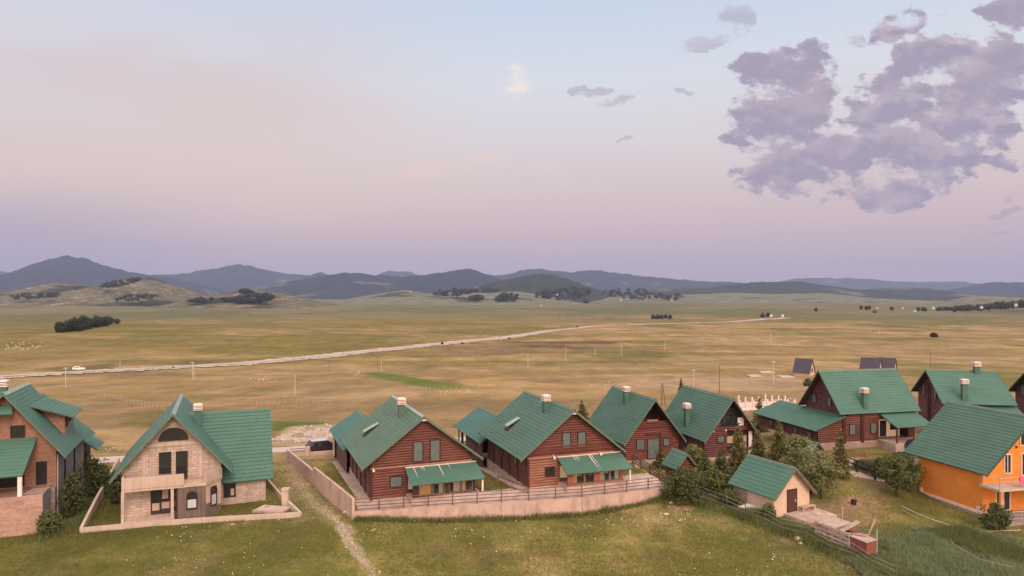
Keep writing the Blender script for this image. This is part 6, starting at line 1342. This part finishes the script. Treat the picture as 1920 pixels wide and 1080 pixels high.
for px, py in [(1615, 577), (1624, 578), (1630, 577), (1672, 579), (1722, 580), (1735, 581), (1730, 580), (1775, 580), (1790, 583), (1640, 586), (1530, 581), (1225, 596), (1233, 596), (1240, 596), (1248, 595), (1256, 596), (1440, 592), (1430, 593)]:
    p = G(px, py + 2) if py > 590 else ((px - CX) / F_PX * 1450, 1450, EYE - (py + 2 - CY) / F_PX * 1450); sp.append((p[0], p[1], p[2] - 1, 7, 8))
wood('treeline', sp, 'leaf_hill', '', 1.7, 110)
def hill_wood(D, pxr, pyr, n, w, h, size, name='woods'):
    sp = []; n = int(n * 1.7); w = w * .62; h = h * .72
    for k in range(n):
        u, v = random.random(), random.random(); px = pxr[0] + (pxr[1] - pxr[0]) * u; py = pyr[0] + (pyr[1] - pyr[0]) * u + (v - .5) * pyr[2] * (.4 + math.sin(math.pi * u)); d = D * random.uniform(.985, 1.0)
        sp.append(((px - CX) / F_PX * d, d, EYE - (py - CY) / F_PX * d - h * .6, w * random.uniform(.7, 1.3), h * random.uniform(.8, 1.2)))
    return sp
sp = hill_wood(2050, (440, 512), (561, 556, 12), 60, 26, 14, 0) + hill_wood(2080, (450, 475), (545, 548, 6), 26, 18, 10, 0) + hill_wood(2050, (355, 400), (563, 560, 4), 20, 20, 10, 0) + hill_wood(2060, (415, 432), (560, 562, 4), 8, 18, 9, 0)
sp += hill_wood(2500, (190, 262), (535, 523, 7), 30, 30, 15, 0) + hill_wood(2350, (215, 300), (560, 552, 7), 18, 24, 12, 0) + hill_wood(2350, (20, 110), (556, 552, 10), 22, 26, 12, 0) + hill_wood(2300, (240, 280), (575, 573, 4), 12, 20, 9, 0)
wood('woods', sp, 'leaf_hill', '', 3., 44)
sp = hill_wood(3150, (815, 880), (549, 546, 9), 22, 40, 20, 0) + hill_wood(3000, (930, 972), (559, 555, 12), 26, 36, 18, 0) + hill_wood(3000, (880, 905), (558, 557, 7), 20, 34, 16, 0) + hill_wood(3100, (880, 935), (545, 543, 4), 12, 34, 16, 0) + hill_wood(3300, (1005, 1110), (553, 546, 16), 44, 38, 20, 0) + hill_wood(3500, (1130, 1280), (547, 556, 14), 40, 40, 20, 0) + hill_wood(2900, (1094, 1102), (564, 565, 3), 8, 24, 10, 0)
wood('woods', sp, 'leaf_hill', '', 4.4, 40)

# ================================================================ grass, flowers, stones
FOOT = [((-44.7, 60), R(-23), -7, 4.1, -2.8, 19), ((-30.8, 62), R(-22.8), -4.2, 4.2, -1.1, 13.2), ((-30.8, 62), R(-22.8), 4, 8.3, 2.6, 12.4), ((-8.1, 63), R(-21.5), -5.9, 4.9, .3, 14), ((-8.1, 63), R(-21.5), -1.7, 5.2, -1.5, .8), ((5.96, 65), R(-19.8), -5.6, 4.7, .3, 13.2), ((5.96, 65), R(-19.8), -1.7, 5.2, -1.5, .8),
        ((16.82, 80), R(-16.3), -3.7, 3.7, -.7, 11.5), ((25.98, 80), R(-15), -3.6, 3.6, -1.7, 11.4), ((38.12, 85), R(76.6), -8.5, 6.4, -3, 11.2), ((48.25, 63), R(-13.7), -5.5, 5.7, -2, 11.1), ((25.35, 61), R(-25.6), -2.4, 3.0, -2, 5.4)]
PAVED = [(-13.9, 60), (-.95, 61), (6.4, 62.6), (15.2, 66.1), (14.6, 69), (5, 66.5), (-2, 64), (-13.9, 62.5)]
def free(x, y):
    ok = np.ones(x.shape, bool)
    for (ox, oy), yw, x0, x1, y0, y1 in FOOT:
        c, s = math.cos(yw), math.sin(yw); lx = (x - ox) * c - (y - oy) * s; ly = (x - ox) * s + (y - oy) * c; ok &= ~((lx > x0) & (lx < x1) & (ly > y0) & (ly < y1))
    ok &= pdist(x, y, PAVED) > 0; ok &= pdist(x, y, NEAR_P[::4], False) > 2.2; ok &= pdist(x, y, np.array(WALL_XY), False) > .35
    return ok
def blades(name, x, y, hgt, wid, mat, rnd, zoff=0.):
    n = len(x); z = T(x, y) + zoff; a = rng.uniform(0, 2 * math.pi, n); lean = rng.normal(size=(n, 2)) * .35
    b = np.c_[x, y, z]; d = np.c_[np.cos(a) * wid, np.sin(a) * wid, np.zeros(n)]; t = np.c_[x + lean[:, 0] * hgt, y + lean[:, 1] * hgt, z + hgt]
    v = np.stack([b - d, b + d, t], 1).reshape(-1, 3); return tag(raw_mesh(name, v, 3, np.arange(len(v)), mat, attr=rnd), kind='stuff')
def scatter(n, x0, x1, y0, y1): return rng.uniform(x0, x1, n), y0 + (y1 - y0) * rng.random(n) ** .9
x, y = scatter(360000, -.80, .80, 45.0, 82); x = x * y; k = free(x, y)
pd = pdist(x, y, PATH_P, False); k &= rng.random(len(x)) < sstep(.2, 1.5, pd) * .97 + .03
k &= rng.random(len(x)) < .35 + .65 * sstep(.35, .55, fbm(x / 3.2, y / 3.6, 3, 71)); x, y = x[k], y[k]
n2 = fbm(x / 2.6, y / 3., 4, 81); big = fbm(x / 9., y / 11., 3, 82)
dryk = sstep(.50, .66, fbm(x / 14., y / 20., 4, 31, .55) * .6 + fbm(x / 3.2, y / 3.6, 4, 51, .6) * .4)
blades('grass', x, y, .07 + .17 * rng.random(len(x)) * (.5 + n2), .012 + .012 * rng.random(len(x)), MA['grass'], np.clip(.02 + .45 * n2 + .30 * dryk + rng.random(len(x)) * .22 + (rng.random(len(x)) < .05) * .4, 0, 1))
# tall weeds along the old fence, around walls and shrubs
FPW = np.array([G(*q)[:2] for q in FP]); P_ = lerp_poly(FPW, 400); i = rng.integers(0, 400, 26000); x = P_[i, 0] + rng.normal(size=26000) * .75 + .5; y = P_[i, 1] + rng.normal(size=26000) * .7 + .3
i2 = rng.integers(0, 200, 9000); Q_ = lerp_poly(np.array([G(1240, 935)[:2], G(1300, 938)[:2], G(1370, 945)[:2], G(1420, 970)[:2]]), 200); x = np.r_[x, Q_[i2, 0] + rng.normal(size=9000) * .8]; y = np.r_[y, Q_[i2, 1] + rng.normal(size=9000) * .7]
i3 = rng.integers(0, 200, 9000); Q_ = lerp_poly(np.array([G(85, 1006)[:2], G(140, 985)[:2], G(165, 940)[:2], G(185, 900)[:2]]), 200); x = np.r_[x, Q_[i3, 0] + rng.normal(size=9000) * .9]; y = np.r_[y, Q_[i3, 1] + rng.normal(size=9000) * 1.1]
i3 = rng.integers(0, 200, 6000); Q_ = lerp_poly(np.array(WALL_XY), 200); x = np.r_[x, Q_[i3, 0] + rng.normal(size=6000) * .1]; y = np.r_[y, Q_[i3, 1] - .3 - np.abs(rng.normal(size=6000)) * .35]
k = free(x, y); x, y = x[k], y[k]; blades('tall_weeds', x, y, .22 + .42 * rng.random(len(x)) * (.4 + fbm(x / 1.5, y / 1.5, 2, 91)), .03, MA['weed'], np.clip(fbm(x / 1.2, y / 1.2, 3, 92) + rng.normal(size=len(x)) * .15, 0, 1))
# overgrown vegetable plot at lower right
pl = poly_world([(1640, 1012), (1745, 990), (1925, 1010), (1960, 1100), (1600, 1100)]); x = rng.uniform(pl[:, 0].min(), pl[:, 0].max(), 60000); y = rng.uniform(pl[:, 1].min(), pl[:, 1].max(), 60000); dd = pdist(x, y, pl) + (fbm(x / 2.2, y / 2.2, 3, 95) - .5) * 6; k = dd < 0; x, y = x[k], y[k]
rowk = np.sin((x * .45 + y * 1.0) * 2 * math.pi / 1.5); blades('vegetable_plot', x, y, (.22 + .30 * rng.random(len(x))) * (.95 + .12 * rowk) * (.5 + fbm(x / 1.3, y / 1.3, 2, 96)), .035, MA['crop'], np.clip(.2 + .08 * rowk + .6 * fbm(x / 1.6, y / 1.6, 3, 97) + rng.normal(size=len(x)) * .2, 0, 1))
pl = poly_world([(1740, 1000), (1800, 992), (1925, 1040), (1925, 1062), (1850, 1050)]); x = rng.uniform(pl[:, 0].min(), pl[:, 0].max(), 16000); y = rng.uniform(pl[:, 1].min(), pl[:, 1].max(), 16000); k = pdist(x, y, pl) < 0; x, y = x[k], y[k]
blades('hedge_grass', x, y, .35 + .35 * rng.random(len(x)), .03, MA['weed'], np.clip(.35 + rng.normal(size=len(x)) * .2, 0, 1))
# white wild flowers in the meadow
x, y = scatter(2400, -30, 24, 46.5, 64); k = free(x, y) & (rng.random(len(x)) < sstep(.50, .72, fbm(x / 4., y / 3., 3, 101)) + .04); x, y = x[k], y[k]
cl = G(1190, 975); x = np.r_[x, cl[0] + rng.normal(size=70) * 2.2, G(1275, 965)[0] + rng.normal(size=40) * .9, G(670, 1000)[0] + rng.normal(size=30) * 1.6]; y = np.r_[y, cl[1] + rng.normal(size=70) * .9, G(1275, 965)[1] + rng.normal(size=40) * .9, G(670, 1000)[1] + rng.normal(size=30) * 1.6]
c = np.c_[x, y, T(x, y) + .16 + .12 * rng.random(len(x))]; v = quads(c, np.tile([0, -.3, 1.2], (len(x), 1)), (.026 + .026 * (rng.random(len(x)) < .3))); tag(raw_mesh('wildflowers', v, 4, np.arange(len(v)), MA['flower']), kind='stuff')
# stones
def stones(name, x, y, s, mat, zoff=0.):
    n = len(x); base = np.array([[1, 0, 0], [-1, 0, 0], [0, 1, 0], [0, -1, 0], [0, 0, 1], [0, 0, -1.]]); tri = np.array([[0, 2, 4], [2, 1, 4], [1, 3, 4], [3, 0, 4], [2, 0, 5], [1, 2, 5], [3, 1, 5], [0, 3, 5]])
    v = base[None] * rng.uniform(.6, 1.2, (n, 6, 1)) * s[:, None, None] * np.array([1, 1, .65]) + rng.normal(size=(n, 6, 3)) * .15 * s[:, None, None]; a = rng.uniform(0, 6.28, n); ca, sa = np.cos(a)[:, None], np.sin(a)[:, None]
    X = v[..., 0] * ca - v[..., 1] * sa + x[:, None]; Y = v[..., 0] * sa + v[..., 1] * ca + y[:, None]; Z = v[..., 2] + (T(x, y) + zoff + s * .15)[:, None]
    f = (tri[None] + (np.arange(n) * 6)[:, None, None]).reshape(-1); return tag(raw_mesh(name, np.stack([X, Y, Z], -1).reshape(-1, 3), 3, f, mat), kind='stuff')
i = rng.integers(0, 90, 1500); w = rng.normal(size=(1500, 2)) * np.where(i < 45, 1.2, .26)[:, None]; x = PATH_P[i, 0] + w[:, 0]; y = PATH_P[i, 1] + w[:, 1]; k = free(x, y); stones('path_stones', x[k], y[k], rng.uniform(.025, .075, k.sum()) * (1 + (rng.random(k.sum()) < .04) * 1.2), MA['stonegrey'])
pl = poly_world([(508, 826), (560, 803), (612, 796), (640, 806), (618, 822), (560, 832)]); x = rng.uniform(pl[:, 0].min(), pl[:, 0].max(), 2000); y = rng.uniform(pl[:, 1].min(), pl[:, 1].max(), 2000); k = (pdist(x, y, pl) < 0) & (fbm(x / 2.5, y / 2.5, 3, 111) > .44); stones('rubble', x[k], y[k], rng.uniform(.10, .42, k.sum()), MA['stonegrey'])
pl = poly_world([(1375, 764), (1400, 752), (1500, 744), (1500, 770), (1420, 778)]); x = rng.uniform(pl[:, 0].min(), pl[:, 0].max(), 900); y = rng.uniform(pl[:, 1].min(), pl[:, 1].max(), 900); k = pdist(x, y, pl) < 0; stones('gravel', x[k], y[k], rng.uniform(.1, .3, k.sum()), MA['stonegrey'])
i = rng.integers(0, 700, 1500); nn_ = np.gradient(FAR_P, axis=0); nn_ = np.c_[nn_[:, 1], -nn_[:, 0]] / np.linalg.norm(nn_, axis=1)[:, None]; o = rng.uniform(4, 10, 1500); stones('roadside_stones', FAR_P[i, 0] + nn_[i, 0] * o, FAR_P[i, 1] + nn_[i, 1] * o, rng.uniform(.2, .7, 1500) * (1 + o * .0), MA['stonegrey'], .2)
xs = []; ys = []
for px, py, sx, sy, n in ((35, 650, 32, 6, 90), (490, 712, 12, 2, 30), (668, 700, 6, 2, 10), (930, 634, 14, 2, 24), (205, 843, 10, 1.5, 16), (855, 736, 40, 2, 16), (1160, 718, 60, 3, 14)):
    for q in range(n): p = G(px + random.gauss(0, sx), py + random.gauss(0, sy)); xs.append(p[0]); ys.append(p[1])
xs = np.array(xs); ys = np.array(ys); stones('field_stones', xs, ys, rng.uniform(.2, .6, len(xs)) * np.clip(ys / 250., .4, 1.6), MA['stonegrey'])
for px, py, s, lb in ((1496, 1013, .34, 'white boulder in the meadow below the pallet pen'), (1500, 1020, .2, 'small white stone just below the white boulder in the meadow'), (1398, 968, .24, 'pale stone in the weeds below the pink shed'), (1249, 966, .26, 'white stone among flowers below the big dark bush'), (1258, 944, .2, 'pale stone nearest the right end of the retaining wall'),
                      (652, 962, .4, 'pale rock at the left foot of the retaining wall'), (436, 985, .2, 'pale stone lying just outside the plot wall of the concrete house'), (75, 993, .2, 'pale stone in the grass before the brick plinth')):
    p = at(px, py); m = MB(); n, q = 7, 5; f = lambda a, b: (p[0] + s * math.cos(6.283 * (a % n) / n) * math.sin(math.pi * b / q) * (1 + .22 * math.sin((a % n) * 2.7 + b)), p[1] + s * .8 * math.sin(6.283 * (a % n) / n) * math.sin(math.pi * b / q) * (1 + .2 * math.cos((a % n) * 1.9 + b * 2)), p[2] + s * .25 + s * .6 * math.cos(math.pi * b / q))
    for a in range(n):
        for b in range(q): m.face([f(a, b + 1), f(a + 1, b + 1), f(a + 1, b), f(a, b)])
    tag(m.build('rock', MA['stonegrey']), lb, 'rock')
